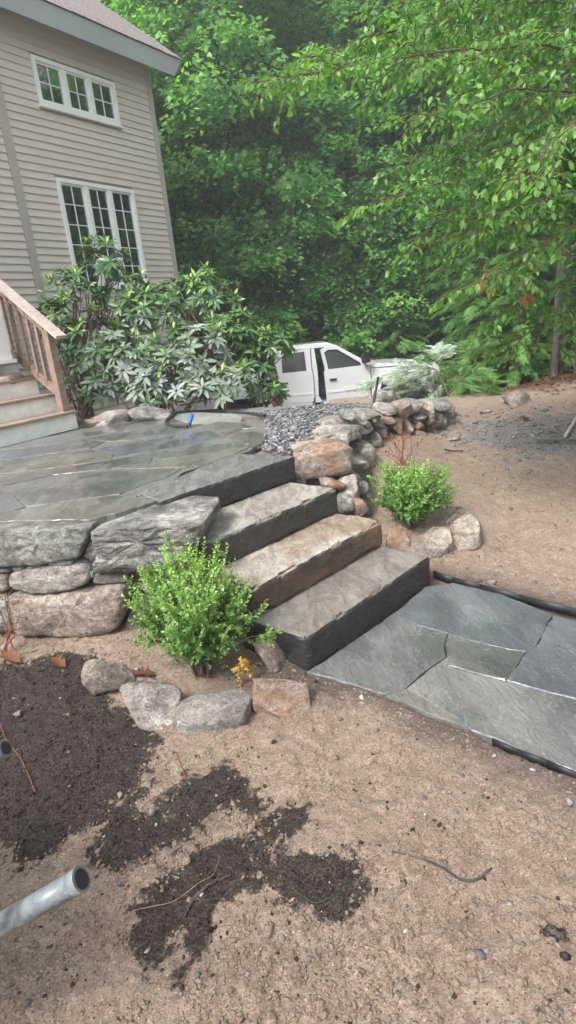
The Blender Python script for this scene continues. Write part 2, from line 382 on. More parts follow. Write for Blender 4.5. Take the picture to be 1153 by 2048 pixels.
M['handle'] = mat_wood('grey_tool_handle', (.2, .19, .18), (.33, .32, .3), (.45, .43, .4))
M['orange'] = mat_plain('orange_handle', (.6, .25, .06), .5, .4)
M['bark'] = mat_bark('dark_bark', (.035, .03, .027), (.11, .095, .085))
M['twig'] = mat_bark('brown_twig', (.07, .05, .04), (.16, .12, .09))
M['redtwig'] = mat_bark('red_twig', (.16, .045, .03), (.33, .12, .08))
M['stem'] = mat_bark('rhododendron_stem', (.15, .09, .07), (.30, .2, .16))
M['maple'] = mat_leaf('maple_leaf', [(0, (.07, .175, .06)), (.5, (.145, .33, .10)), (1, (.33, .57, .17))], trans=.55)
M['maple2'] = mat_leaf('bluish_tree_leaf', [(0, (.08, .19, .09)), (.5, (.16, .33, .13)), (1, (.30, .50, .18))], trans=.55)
M['hemlock'] = mat_leaf('hemlock_needles', [(0, (.06, .16, .06)), (.5, (.14, .30, .09)), (1, (.28, .48, .13))], .6, .4)
M['palehem'] = mat_leaf('cut_hemlock_needles', [(0, (.24, .32, .27)), (.5, (.44, .52, .46)), (1, (.66, .70, .65))], .7, .2)
M['beech'] = mat_leaf('beech_leaf', [(0, (.03, .10, .022)), (.5, (.075, .20, .04)), (1, (.20, .40, .08))], .36, .42, .5)
M['rhodo'] = mat_leaf('rhododendron_leaf', [(0, (.035, .085, .035)), (.5, (.07, .15, .05)), (.8, (.15, .27, .065)), (1, (.26, .42, .1))], .35, .12, .5, dustc=(.33, .365, .355))
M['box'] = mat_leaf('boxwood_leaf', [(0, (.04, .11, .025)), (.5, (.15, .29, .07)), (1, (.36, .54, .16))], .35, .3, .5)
M['deadleaf'] = mat_leaf('brown_dead_leaf', [(0, (.08, .035, .02)), (.5, (.20, .09, .045)), (1, (.34, .17, .085))], .7, .2, .2, tr_tint=(1, .7, .5))
M['yellow'] = mat_leaf('yellowed_leaf', [(0, (.35, .2, .05)), (1, (.6, .4, .1))], .6, .2, .2, tr_tint=(1, .9, .5))
M['grass'] = mat_leaf('understorey_leaf', [(0, (.03, .08, .02)), (.5, (.07, .15, .035)), (1, (.15, .26, .06))])
rng = np.random.default_rng(7)
# ------------------------------------------------------------------ terrain
def inpoly(x, y, poly):
    x = np.asarray(x, float); y = np.asarray(y, float); c = np.zeros(x.shape, bool); n = len(poly)
    for i in range(n):
        x0, y0 = poly[i]; x1, y1 = poly[(i + 1) % n]
        if y0 == y1: continue
        c ^= ((y0 > y) != (y1 > y)) & (x < (x1 - x0) * (y - y0) / (y1 - y0) + x0)
    return c
def sdf(x, y, poly):                                        # positive inside
    x = np.asarray(x, float); y = np.asarray(y, float); d = np.full(x.shape, 1e9); n = len(poly)
    for i in range(n):
        x0, y0 = poly[i]; x1, y1 = poly[(i + 1) % n]; ex, ey = x1 - x0, y1 - y0
        t = np.clip(((x - x0) * ex + (y - y0) * ey) / (ex * ex + ey * ey + 1e-12), 0, 1)
        d = np.minimum(d, np.hypot(x - x0 - t * ex, y - y0 - t * ey))
    return np.where(inpoly(x, y, poly), d, -d)
FILL = [(-12, 3.55), (-2.2, 3.5), (-1.15, 3.3), (-.72, 3.55), (.12, 4.42), (.36, 4.32), (.48, 4.6), (.58, 5.2), (.72, 5.95), (1.2, 6.3), (1.75, 6.65), (2.0, 7.6), (1.5, 14), (-12, 16)]
def terrain(x, y):
    x = np.asarray(x, float); y = np.asarray(y, float)
    z = .46 * sstep(3.3, 7.2, y) + .05 * sstep(2.3, 3.0, y) * sstep(-.2, -.6, x)
    z = z + .12 * sstep(3.5, 4.3, y) * sstep(.55, .8, x) * sstep(1.7, 1.1, x)
    drv = sstep(8.2, 11.5, y) * (1 - sstep(2.2, 4.2, x - (y - 8) * .3)) 
    z = z * (1 - drv) - .85 * drv
    d = np.maximum(0, y - (7.0 - .45 * (np.minimum(x, 2) - 1.2)))
    zf = np.maximum(.66 - .34 * d, -.85)
    ins = sstep(-.02, .06, sdf(x, y, FILL)) * (y < 16.5)
    z = np.where(ins > 0, z + (np.maximum(zf, z) - z) * ins, z)
    z = z + sstep(18, 26, y) * 1.0 + np.maximum(0, y - 26) * .06
    z = z + sstep(12, 40, np.abs(x)) * 1.5
    return z
def on_ground(px, py):
    d = ray(px, py); ts = np.linspace(.6, 30, 3000); P = CAM + d * ts[:, None]
    k = np.argmax(P[:, 2] < terrain(P[:, 0], P[:, 1])); return P[k] * 1.0
def axis(lo, hi, a, b, step, g):
    v = list(np.arange(lo, hi, step)); s = step
    while v[-1] < b: s *= g; v.append(v[-1] + s)
    s = step; l = [lo]
    while l[-1] > a: s *= g; l.append(l[-1] - s)
    return np.array(l[:0:-1] + v)
XS = axis(-1.75, 1.9, -130, 130, .0095, 1.045); YS = axis(.75, 3.3, -60, 240, .0095, 1.03)
GX, GY = np.meshgrid(XS, YS)
SOIL = [(-60, 1335), (60, 1345), (160, 1340), (195, 1400), (240, 1450), (280, 1500), (285, 1570), (250, 1640), (180, 1680), (60, 1700), (-60, 1690)]
SOILW = [tuple(atz(a, b, 0)[:2]) for a, b in SOIL]
near = (1 - sstep(2.5, 9, GY)) * (1 - sstep(2, 6, np.abs(GX)))
BLOBS = [((395, 1590), 85, 42, .9), ((480, 1612), 60, 28, .6), ((570, 1650), 50, 45, .55), ((640, 1765), 100, 48, .88), ((555, 1740), 80, 38, .8), ((500, 1690), 70, 34, .7), ((320, 1835), 62, 82, 1.0), ((440, 1720), 150, 45, .75), ((250, 1690), 100, 40, .7), ((330, 1650), 130, 50, .6), ((1100, 1868), 22, 9, .9), ((700, 1700), 28, 18, .5), ((620, 1925), 40, 22, .35)]
BW = []
for (a, b), rx_, ry_, k in BLOBS:
    c = atz(a, b, 0); ex = atz(a + rx_, b, 0) - c; ey = atz(a, b - ry_, 0) - c; BW.append((c, np.hypot(ex[0], ex[1]), np.hypot(ey[0], ey[1]), k))
def soil_field(x, y):                                       # thickness of the spread compost: one heap and thinner trails
    f = sstep(-.20, .14, sdf(x, y, SOILW)) * 1.15
    for c, rx_, ry_, k in BW: f = np.maximum(f, k * 1.25 * np.exp(-(((x - c[0]) / rx_) ** 2 + ((y - c[1]) / ry_) ** 2) * .55))
    return f - .47 + sstep(.03, .35, f) * .75 * fbm2(x, y, 6, 4, 3) + sstep(.03, .35, f) * .45 * fbm2(x, y, 30, 4, 8)
sm = soil_field(GX, GY)
soil = sstep(-.42, .42, sm) * (GY < 4)
blob = sstep(.06, -.02, np.hypot(GX - .93, GY - 1.02) - .02) * 0
PATHW = [tuple(atz(a, b, 0)[:2]) for a, b in [(615, 1345), (765, 1388), (880, 1440), (1000, 1490), (1153, 1555), (1500, 1700), (1700, 1380), (1153, 1222), (868, 1152)]]
pin = sdf(GX, GY, PATHW)
Z = terrain(GX, GY)
amp = (1 - .75 * sstep(-.02, .08, pin)) * (1 - sstep(4, 10, GY))
Z += amp * (.022 * fbm2(GX, GY, 1.9, 3, 1) + .013 * fbm2(GX, GY, 8, 3, 2) + .012 * fbm2(GX, GY, 24, 3, 4) + .0075 * fbm2(GX, GY, 62, 2, 5))
Z += np.clip(sm, 0, 1) * (GY < 4) * near * (.016 + .014 * fbm2(GX, GY, 38, 3, 6, .7) + .012 * fbm2(GX, GY, 10, 2, 9))
Z -= .035 * sstep(-.02, .03, pin)
for (hx, hy, r, dpt) in [(.35, 1.28, .12, .02), (-.1, 1.2, .1, .015), (.6, 1.75, .13, .012), (.2, 1.75, .11, .012), (-.35, 1.5, .12, .01)]:
    Z -= dpt * np.exp(-((GX - hx) ** 2 + ((GY - hy) * 1.4) ** 2) / r ** 2)
wet = .95 * sstep(-.26, .0, pin + .05 * fbm2(GX, GY, 7, 3, 12)) + .75 * sstep(.3, .0, np.hypot(GX + .15, GY - 2.5) - .12)
gp = on_ground(1110, 872); gp2 = on_ground(960, 860)
grav = .8 * sstep(.9, .2, np.hypot((GX - gp[0]) * .75, GY - gp[1])) + .45 * sstep(1.2, .3, np.hypot((GX - gp2[0]) * .8, GY - gp2[1] - .3))
grav = grav + sstep(-.1, .1, sdf(GX, GY, FILL)) * (GY < 7.6)
litter = np.clip(sstep(7.4, 8.8, GY + .6 * fbm2(GX, GY, 1.2, 3, 20)) * sstep(2.4, 3.6, GX + .3 * (GY - 8)) + sstep(15.5, 18, GY) + sstep(8, 12, np.abs(GX)), 0, 1)
ny, nx = GX.shape
idx = np.arange(ny * nx).reshape(ny, nx)
F = np.stack([idx[:-1, :-1], idx[:-1, 1:], idx[1:, 1:], idx[1:, :-1]], -1).reshape(-1, 4)
g = link('ground', mesh_np('ground', np.stack([GX, GY, Z], -1).reshape(-1, 3), F, M['ground'], True,
         {'soil': soil.ravel(), 'wet': np.clip(wet, 0, 1).ravel(), 'gravelly': np.clip(grav, 0, 1).ravel(), 'litter': litter.ravel()}))
tag(g, 'sandy tan ground with a patch of dark compost', kind='structure')

# asphalt drive the pickup stands on
M['asphalt'] = mat_plain('driveway_asphalt', (.055, .053, .052), .95, .2, var=.3, scale=40, bump=.4)
tag(link('driveway', MB().prism([(-9, 11.9), (4.2, 11.9), (5.2, 13.5), (5.0, 16.6), (-9, 16.6)], -.93, -.842).mesh('driveway', M['asphalt'])), 'dark asphalt drive under the pickup', kind='structure')

# ------------------------------------------------------------------ loose lumps
import bmesh
def ico(n):
    b = bmesh.new(); bmesh.ops.create_icosphere(b, subdivisions=n, radius=1)
    V = np.array([v.co[:] for v in b.verts]); F_ = np.array([[v.index for v in f.verts] for f in b.faces]); b.free(); return V, F_
ICO = {n: ico(n) for n in (1, 2, 3, 4)}
def rotmats(n, r):
    q = r.normal(size=(n, 4)); q /= np.linalg.norm(q, axis=1)[:, None]; w, x, y, z = q.T
    return np.stack([1 - 2 * (y * y + z * z), 2 * (x * y - z * w), 2 * (x * z + y * w), 2 * (x * y + z * w), 1 - 2 * (x * x + z * z), 2 * (y * z - x * w), 2 * (x * z - y * w), 2 * (y * z + x * w), 1 - 2 * (x * x + y * y)], -1).reshape(n, 3, 3)
def lumps(P, S, flat=.6, seed=1, level=1):
    r = np.random.default_rng(seed); T, TF = ICO[level]; n = len(P)
    B = T[None] * (1 + .28 * r.normal(size=(n, len(T), 1))) * (np.asarray(S)[:, None, None] * np.stack([r.uniform(.7, 1.3, n), r.uniform(.6, 1.1, n), r.uniform(.6, 1, n) * flat], -1)[:, None, :])
    tilt = rotmats(n, r); a = r.uniform(0, 2 * pi, n); c, s = np.cos(a), np.sin(a)
    Rz = np.stack([c, -s, 0 * c, s, c, 0 * c, 0 * c, 0 * c, 1 + 0 * c], -1).reshape(n, 3, 3)
    B = np.einsum('nij,nkj->nki', Rz, B); B = B * .8 + .2 * np.einsum('nij,nkj->nki', tilt, B)
    V = (B + np.asarray(P)[:, None]).reshape(-1, 3); Fc = (TF[None] + (np.arange(n) * len(T))[:, None, None]).reshape(-1, 3)
    return V, Fc
zi = lambda x, y: terrain(x, y)
def gz(x, y):                                               # displaced terrain height at points (nearest grid node)
    i = np.clip(np.searchsorted(YS, y), 0, ny - 1); j = np.clip(np.searchsorted(XS, x), 0, nx - 1); return Z[i, j]
def spread(n, x0, x1, y0, y1, seed, power=1.6):
    r = np.random.default_rng(seed); y = y0 + (y1 - y0) * r.random(n) ** power
    return r.uniform(x0, x1, n) * (.35 + .65 * y / y1), y, r
# compost crumbs
x, y, r = spread(26000, -2.2, 1.2, .95, 3.0, 11, 1.2)
k = (soil_field(x, y) + .36 * r.normal(size=len(x)) > .22) & (r.random(len(x)) < .8)
x, y = x[k], y[k]; s = r.gamma(2.0, .0016, len(x)) + .0015
V, Fc = lumps(np.stack([x, y, gz(x, y) + s * .3], -1), s, .8, 2)
tag(place('compost_crumbs', V, Fc, M['clod']), 'dark crumbly compost scattered over the sand at lower left', kind='stuff')
# fibres in the compost
N = 700; i = r.integers(0, len(x), N); P0 = np.stack([x[i], y[i], gz(x[i], y[i]) + .008], -1); fm = MB()
for p in P0:
    a = r.uniform(0, 2 * pi); L = r.uniform(.015, .05); q = p + np.array([math.cos(a), math.sin(a), r.uniform(-.1, .25)]) * L; mid = (p + q) / 2 + r.normal(size=3) * .004
    fm.tube([p, mid, q], .0006, 3, False)
tag(link('root_fibres', fm.mesh('root_fibres', M['twig'])), 'fine root fibres lying in the dark compost', kind='stuff')
# sand clods
x, y, r = spread(42000, -2.4, 3.0, .95, 5.2, 12, 1.4)
k = (sdf(x, y, PATHW) < -.03) & (sdf(x, y, FILL) < -.12) & (soil_field(x, y) < .25) & (fbm2(x, y, 5, 3, 31) > -.15); x, y = x[k], y[k]
s = r.gamma(2.0, .0021, len(x)) + .0012
V, Fc = lumps(np.stack([x, y, gz(x, y) + s * .1], -1), s, .7, 3)
tag(place('sand_clods', V, Fc, M['ground']), 'small tan clods on the loose sandy ground', kind='stuff')
# small pebbles
x, y, r = spread(2600, -2.4, 3.4, .95, 7.5, 13, 1.3)
k = (sdf(x, y, PATHW) < -.02) & (sdf(x, y, FILL) < -.12) & (r.random(len(x)) < .35 + .65 * (sdf(x, y, PATHW) > -.35)); x, y = x[k], y[k]
s = r.gamma(2.0, .0022, len(x)) + .002
V, Fc = lumps(np.stack([x, y, gz(x, y) + s * .25], -1), s, .6, 4)
tag(place('small_pebbles', V, Fc, M['gravel']), 'tiny grey and white pebbles strewn on the sandy ground', kind='stuff')
# single stone chips that stand out on the sand
CH = [(757, 1470, 15), (684, 1440, 13), (757, 1445, 10), (716, 1455, 12), (820, 1458, 14), (927, 1533, 15), (925, 1550, 12), (940, 1548, 12), (966, 1578, 13), (1004, 1585, 15), (965, 1590, 11),
      (662, 1555, 10), (720, 1602, 12), (766, 1602, 9), (850, 1600, 14), (915, 1625, 12), (1072, 1637, 15), (937, 1708, 13), (890, 1724, 12), (1058, 1745, 10), (951, 1807, 15), (1038, 1835, 12), (960, 1915, 30), (1122, 2025, 26),
      (815, 1815, 13), (620, 1910, 18), (1047, 1895, 12), (930, 1480, 9), (1097, 1575, 10), (398, 1955, 20), (55, 2010, 22), (240, 1762, 14), (290, 1500, 15), (1135, 1160, 16), (1000, 1135, 14), (960, 1165, 18),
      (935, 1140, 12), (1070, 1170, 14), (1105, 1195, 14), (1045, 1198, 12), (905, 1110, 14), (1110, 1055, 10), (1022, 1020, 12), (700, 1730, 9), (1128, 1700, 9)]
chm = []
for j in range(4):
    V, Fc = lumps(np.zeros((1, 3)), [.5], .55, 40 + j, 1); chm.append(mesh_np('stone_chip', V, Fc, M['chip']))
r = np.random.default_rng(5)
for j, (a, b, w) in enumerate(CH):
    p = on_ground(a, b); s = w * pxsize(p); o = link('stone_chip', chm[j % 4], None, (p[0], p[1], gz(p[0], p[1]) + .12 * s), (r.uniform(-.2, .2), r.uniform(-.2, .2), r.uniform(0, 6)))
    o.scale = (s, s, s); 
    lb = ('slate chip on the sand just beyond the black path edging' if b < 1250 else 'slate chip on the sand below the path, among small white pebbles' if b < 1600 and a > 880 else 'slate chip on the sand between boulder ring and path' if b < 1500 else 'slate chip on the open sand right of the compost' if b < 1850 and a > 600 else 'slate chip in the loose sand at the bottom of the view' if b > 1800 else 'slate chip lying at the edge of the dark compost')
    tag(o, lb, 'stone chip', 'stone chips on the sand')
for a, b, w, lab in [(898, 1585, 18, 'small white quartz pebble in the sand between the slate chips'), (303, 1625, 16, 'small cream pebble on the dark compost left of the long twig'), (40, 1435, 24, 'pale tan stone on the dark compost near the left edge'), (695, 1880, 13, 'small white pebble by the right tip of the compost'), (985, 1170, 20, 'pinkish pebble beside the black path edging')]:
    p = on_ground(a, b); s = w * pxsize(p); V, Fc = lumps(p[None] + [[0, 0, gz(p[0], p[1]) - p[2] + .2 * s]], [s * .5], .7, 60 + w, 2)
    tag(place('pebble', V, Fc, M['stone_pale']), lab, 'pebble')
tag(place('acorn', *lumps(on_ground(967, 1623)[None] + [[0, 0, .006]], [.007], .9, 66, 2), M['redtwig']), 'small dark red acorn lying on the sand right of centre', 'acorn')

# ------------------------------------------------------------------ stones
def rock_mesh(size, seed, boxy=.5, cuts=9, nz=.05, level=3, deep=(.42, .78)):
    r = np.random.default_rng(seed); T, TF = ICO[level]; V = T / (np.sum(np.abs(T) ** (2 / boxy), 1) ** (boxy / 2))[:, None]
    for _ in range(cuts):
        n = r.normal(size=3); n /= np.linalg.norm(n); d = r.uniform(*deep) * np.max(V @ n)
        V = V - np.maximum(0, V @ n - d)[:, None] * n
    o = r.uniform(0, 50, 3)
    V = V * (1 + nz * fbm(T * 1.6 + o, 4, seed)[:, None] * 1.6)
    rid = 1 - np.abs(fbm(V * 2.2 + o, 4, seed + 5, .6)) * 2; V = V * (1 + nz * .8 * (rid - .6))[:, None]
    V += nz * .5 * np.stack([fbm(T * 6 + o + k * 9, 3, seed + k) for k in range(3)], -1)
    V = (V - (V.max(0) + V.min(0)) / 2) / (V.max(0) - V.min(0)) * np.array(size)
    return V, TF
def rock(name, c, size, seed, mat, label=None, cat=None, rz=0, tilt=0, parent=None, group=None, **kw):
    V, Fc = rock_mesh(size, seed, **kw)
    Rm = np.array((Matrix.Rotation(rz, 3, 'Z') @ Matrix.Rotation(tilt, 3, 'Y')))
    V = V @ Rm.T
    if parent is not None:
        return link(name, mesh_np(name, V, Fc, mat, False), parent, np.array(c) - np.array(parent.location))
    h = V[:, 2].min(); o = link(name, mesh_np(name, V - [0, 0, h], Fc, mat, False), None, np.array(c) + [0, 0, h])
    return tag(o, label, cat, group)
def crest(me_obj):
    for p in me_obj.data.polygons: p.use_smooth = True

PROF = [(0, .5), (.22, .5), (.42, .5), (.6, .5), (.74, .49), (.87, .48), (.96, .45), (.99, .41), (1, .33), (1, .2), (1, .08), (1, -.05), (1, -.2), (.98, -.34), (.9, -.46), (.5, -.5), (0, -.5)]
def outline_stone(name, poly, p0, az, depth, seed, mat, parent, proud=0, nz=.03, step=0, nang=96, zcap=None):
    """stone whose face outline is the polygon (photo pixels) lifted on to the wall's own plane, with real depth behind"""
    W = np.array([on_plane(a, b, p0, az) for a, b in poly]); u = np.array([math.sin(az), math.cos(az), 0]); n = np.array([math.cos(az), -math.sin(az), 0])
    if n @ (CAM - np.array(p0)) < 0: n = -n
    P2 = np.stack([(W - p0) @ u, W[:, 2]], -1); c = P2.mean(0); rel = P2 - c; m_ = len(rel)
    R = []
    for a in np.linspace(0, 2 * pi, nang, endpoint=False):
        d = np.array([math.cos(a), math.sin(a)]); best = 0
        for i in range(m_):
            A, B = rel[i], rel[(i + 1) % m_]; E = B - A; den = d[0] * E[1] - d[1] * E[0]
            if abs(den) < 1e-9: continue
            t = (A[0] * E[1] - A[1] * E[0]) / den; s_ = (A[0] * d[1] - A[1] * d[0]) / den
            if t > 0 and -1e-6 <= s_ <= 1 + 1e-6: best = max(best, t)
        R.append(best)
    R = np.array(R); R = (R * 6 + np.roll(R, 1) + np.roll(R, -1)) / 8; sz = R.mean(); V = []
    for rr, dd in PROF:
        for j in range(nang):
            a = 2 * pi * j / nang; q = c + R[j] * rr * np.array([math.cos(a), math.sin(a)])
            V.append(p0 + u * q[0] + n * (proud - depth / 2 + dd * depth) + np.array([0, 0, q[1] - p0[2]]))
    V = np.array(V)
    o = np.random.default_rng(seed).uniform(0, 60, 3); f1 = 2.0 / sz
    D = np.stack([fbm(V * f1 + o + k * 13, 5, seed + k, .65) for k in range(3)], -1)
    rid = 1 - 2 * np.abs(fbm(V * f1 * .8 + o, 4, seed + 7, .6)); V = V + D * sz * nz * 2.4 + n * ((rid - .7) * sz * nz * 2.5)[:, None]
    if step:                                                # bedding layers: ledges along the height
        q = V[:, 2] * step + 2.2 * fbm(V * 2 + o, 2, seed + 9); st = q - np.floor(q); V = V + n[None] * ((np.abs(st - .5) - .25) * .05 * sz * 3)[:, None]
    k = len(PROF); Fc = [(i * nang + j, i * nang + (j + 1) % nang, (i + 1) * nang + (j + 1) % nang, (i + 1) * nang + j) for i in range(k - 1) for j in range(nang)]
    if zcap: V[:, 2] = np.where(V[:, 2] > zcap, zcap + .18 * (V[:, 2] - zcap), V[:, 2])
    return place(name, V, Fc, mat, parent, True)

# left retaining wall: each stone from the outline it shows
LW = empty('retaining_wall', (-1.1, 3.15, 0)); tag(LW, 'low wall of big grey field stones carrying the near edge of the patio', 'stone wall')
p0 = np.array([-1.05, 3.06, 0]); azw = rad(98)
def cp(L, s=2.745, ox=0, oy=1000): return [(a / s + ox, b / s + oy) for a, b in L]
WST = [([(-160, 130), (60, 120), (200, 118), (380, 120), (492, 125), (495, 185), (465, 250), (432, 318), (300, 338), (90, 366), (-160, 372)], .24, 'stone_grey', .03, 0, .03),
       ([(500, 165), (560, 120), (640, 78), (760, 48), (880, 38), (1000, 42), (1078, 78), (1112, 128), (1112, 200), (1050, 300), (960, 378), (800, 398), (640, 400), (520, 402), (506, 350), (538, 290), (512, 250)], .6, 'stone_band', .05, 26, .03),
       ([(440, 330), (470, 250), (500, 205), (522, 262), (525, 322), (492, 356)], .3, 'stone_band', -.03, 0, .03),
       ([(48, 410), (110, 385), (230, 362), (350, 352), (470, 350), (496, 402), (492, 447), (400, 498), (290, 512), (180, 520), (62, 492), (44, 450)], .4, 'stone_pale', .02, 0, .035),
       ([(42, 505), (130, 525), (300, 520), (420, 505), (560, 475), (700, 468), (705, 540), (690, 620), (642, 708), (562, 742), (300, 745), (90, 740), (66, 640)], .5, 'stone_brown', .05, 0, .035),
       ([(505, 412), (600, 406), (690, 410), (702, 460), (600, 466), (502, 465)], .35, 'stone', .0, 0, .02),
       ([(132, 378), (180, 352), (226, 342), (232, 370), (180, 380)], .3, 'chipstone', .01, 0, .02),
       ([(254, 340), (320, 328), (402, 326), (406, 356), (330, 362), (268, 360)], .3, 'chipstone', .01, 0, .02),
       ([(60, 372), (128, 366), (130, 388), (70, 396)], .3, 'stone_grey', .0, 0, .02),
       ([(-40, 378), (56, 380), (54, 402), (-40, 400)], .3, 'chipstone', .0, 0, .02),
       ([(-150, 412), (10, 408), (42, 415), (42, 498), (0, 512), (-150, 520)], .4, 'stone', .0, 0, .03),
       ([(-150, 530), (5, 525), (40, 545), (62, 640), (72, 735), (-150, 745)], .45, 'stone_grey', .0, 0, .03),
       ([(700, 412), (830, 404), (960, 385), (1060, 330), (1130, 330), (1130, 520), (1000, 560), (820, 560), (712, 520)], .4, 'stone_band', -.06, 0, .03),
       ([(708, 550), (840, 570), (1010, 570), (1130, 540), (1140, 760), (900, 790), (700, 760), (660, 720)], .45, 'stone', -.03, 0, .03),
       ([(492, 400), (512, 392), (520, 425), (500, 436)], .2, 'chipstone', 0, 0, .02)]
M['chipstone'] = mat_stone('blue_shim_stone', (.12, .125, .13), (.2, .205, .21), (.31, .31, .31), scale=8, vary=False)
for j, (L, dp, mt, pr, st, nz) in enumerate(WST):
    outline_stone('stone', cp(L), p0, azw, dp, 100 + j, M[mt], LW, pr, nz, st, zcap={0: .70, 1: .675, 2: .6}.get(j))
# the wall goes on out of the picture to the left
for j in range(7):
    rock('stone', (-2.35 - .42 * (j % 4), 3.42 + .05 * (j % 4), .17 + .34 * (j // 4)), (.5, .5, .36), 130 + j, M['stone'], parent=LW)
link('soil_core', MB().prism([(-3.6 + 1.1, 3.62 - 3.15), (.1, .19), (.55, .15), (.65, .45), (.4, .6), (-2.5, .95)], 0, .64).mesh('soil_core', M['clod']), LW)

# ------------------------------------------------------------------ granite steps
def block(name, c4, z0, z1, mat, seed, amp=.006, chip=.022, res=.018, parent=None, bow=0):
    c = [np.array(p, float) for p in c4]; L = np.linalg.norm(c[1] - c[0]); D = np.linalg.norm(c[3] - c[0]); H = z1 - z0
    def P(u, v, w):
        q = (1 - u)[..., None] * ((1 - v)[..., None] * c[0] + v[..., None] * c[3]) + u[..., None] * ((1 - v)[..., None] * c[1] + v[..., None] * c[2])
        return np.concatenate([q, (z0 + w * H)[..., None]], -1)
    nu, nv, nw = [max(3, int(round(a / res))) for a in (L, D, H)]
    Vs, Fs, b = [], [], 0
    for ax, val in ((0, 0), (0, 1), (1, 0), (1, 1), (2, 0), (2, 1)):
        na, nb = [(nv, nw), (nu, nw), (nu, nv)][ax]
        A, B = np.meshgrid(np.linspace(0, 1, na + 1), np.linspace(0, 1, nb + 1), indexing='ij'); K = np.full_like(A, val)
        U, V_, W_ = ((K, A, B), (A, K, B), (A, B, K))[ax]
        Q = P(U, V_, W_); base = Q.copy()
        n1 = fbm(base * 9 + seed * 3.1, 3, seed) * .5 + .5; n2 = fbm(base * 34 + seed, 3, seed + 3) * .5 + .5
        rr = chip * (.12 + 1.7 * np.clip(n1 - .42, 0, 1) * n2 * 2.2) + .003
        eu = (c[1] - c[0]) / L; ev = (c[3] - c[0]) / D
        du = np.minimum(U, 1 - U) * L; dv = np.minimum(V_, 1 - V_) * D; dw = np.minimum(W_, 1 - W_) * H
        su = np.where(U < .5, 1, -1); sv = np.where(V_ < .5, 1, -1); sw = np.where(W_ < .5, 1, -1)
        for (d1, s1, e1), (d2, s2, e2) in (((du, su, eu), (dv, sv, ev)), ((du, su, eu), (dw, sw, None)), ((dv, sv, ev), (dw, sw, None))):
            k = np.maximum(0, rr - (d1 + d2)) * .6
            for s_, e_ in ((s1, e1), (s2, e2)):
                if e_ is None: Q[..., 2] += s_ * k
                else: Q[..., :2] += (s_ * k)[..., None] * e_
        Q += amp * np.stack([fbm(base * 13 + 9 * q_ + seed, 4, seed + q_, .6) for q_ in range(3)], -1)
        Q += .35 * amp * np.stack([fbm(base * 70 + 9 * q_ + seed, 2, seed + q_) for q_ in range(3)], -1)
        ii = np.arange(Q[..., 0].size).reshape(Q.shape[:2]) + b
        Fc = np.stack([ii[:-1, :-1], ii[1:, :-1], ii[1:, 1:], ii[:-1, 1:]], -1).reshape(-1, 4)
        if (ax, val) in ((0, 0), (1, 1), (2, 0)): Fc = Fc[:, ::-1]
        Vs.append(Q.reshape(-1, 3)); Fs.append(Fc); b += Q[..., 0].size
    return place(name, np.concatenate(Vs), np.concatenate(Fs), mat, parent, True)
dS = np.array([.697, .717]); nS = np.array([-.717, .697])
ST = empty('stone_steps', (.4, 3.0, 0)); tag(ST, 'flight of four thick granite slab steps climbing from the flagstone path to the patio', 'steps')
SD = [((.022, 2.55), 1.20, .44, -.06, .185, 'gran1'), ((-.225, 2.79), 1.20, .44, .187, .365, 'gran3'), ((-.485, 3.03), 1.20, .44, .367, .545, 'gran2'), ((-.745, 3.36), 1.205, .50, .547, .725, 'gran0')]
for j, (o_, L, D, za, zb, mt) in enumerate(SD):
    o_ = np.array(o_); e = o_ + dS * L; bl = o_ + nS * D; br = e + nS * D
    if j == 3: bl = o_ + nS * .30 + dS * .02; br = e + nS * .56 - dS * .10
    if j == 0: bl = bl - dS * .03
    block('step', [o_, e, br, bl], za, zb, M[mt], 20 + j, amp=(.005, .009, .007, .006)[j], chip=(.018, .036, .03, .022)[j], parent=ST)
    ST_last = bpy.data.objects[-1] if False else None
for o, lb in zip([x for x in bpy.data.objects if x.parent == ST], ('dark bottom step with a pebbly wet top', 'rusty tan second step', 'grey third step', 'near-black top step level with the patio')): o['label'] = lb

# ------------------------------------------------------------------ flagstones
def flag(pts, z, th, mat, seed, parent, jit=.006, tilt=.003):
    r = np.random.default_rng(seed); out = []
    n = len(pts)
    for i in range(n):
        a, b = np.array(pts[i]), np.array(pts[(i + 1) % n]); L = np.linalg.norm(b - a); k = max(1, int(L / .045))
        nn = np.array([a[1] - b[1], b[0] - a[0]]) / (L + 1e-9)
        for j in range(k):
            t = j / k; q = a + (b - a) * t
            if 0 < j: q = q + nn * r.normal() * jit * min(1, L * 3)
            out.append(q)
    out = np.array(out); c = out.mean(0); m_ = len(out)
    gx, gy = r.normal(size=2) * tilt
    inner = c + (out - c) * (1 - .006 / np.maximum(.05, np.linalg.norm(out - c, axis=1)))[:, None]
    zf = lambda q: z + gx * (q[:, 0] - c[0]) + gy * (q[:, 1] - c[1]) + .0025 * fbm2(q[:, 0], q[:, 1], 9, 3, seed)
    V = np.concatenate([np.c_[out, zf(out) - th], np.c_[out, zf(out) - .005], np.c_[inner, zf(inner)]])
    b_ = bpy.data.meshes.new('flagstone'); off = np.array(parent.location); cc = V.mean(0)
    Fc = [tuple(range(2 * m_, 3 * m_))] + [(k * m_ + i, k * m_ + (i + 1) % m_, (k + 1) * m_ + (i + 1) % m_, (k + 1) * m_ + i) for k in (0, 1) for i in range(m_)]
    area = .5 * np.sum(out[:, 0] * np.roll(out[:, 1], -1) - np.roll(out[:, 0], -1) * out[:, 1])
    if area < 0: Fc = [f[::-1] for f in Fc]
    b_.from_pydata((V - cc).tolist(), [], Fc); b_.update(); b_.materials.append(mat)
    return link('flagstone', b_, parent, cc - off)
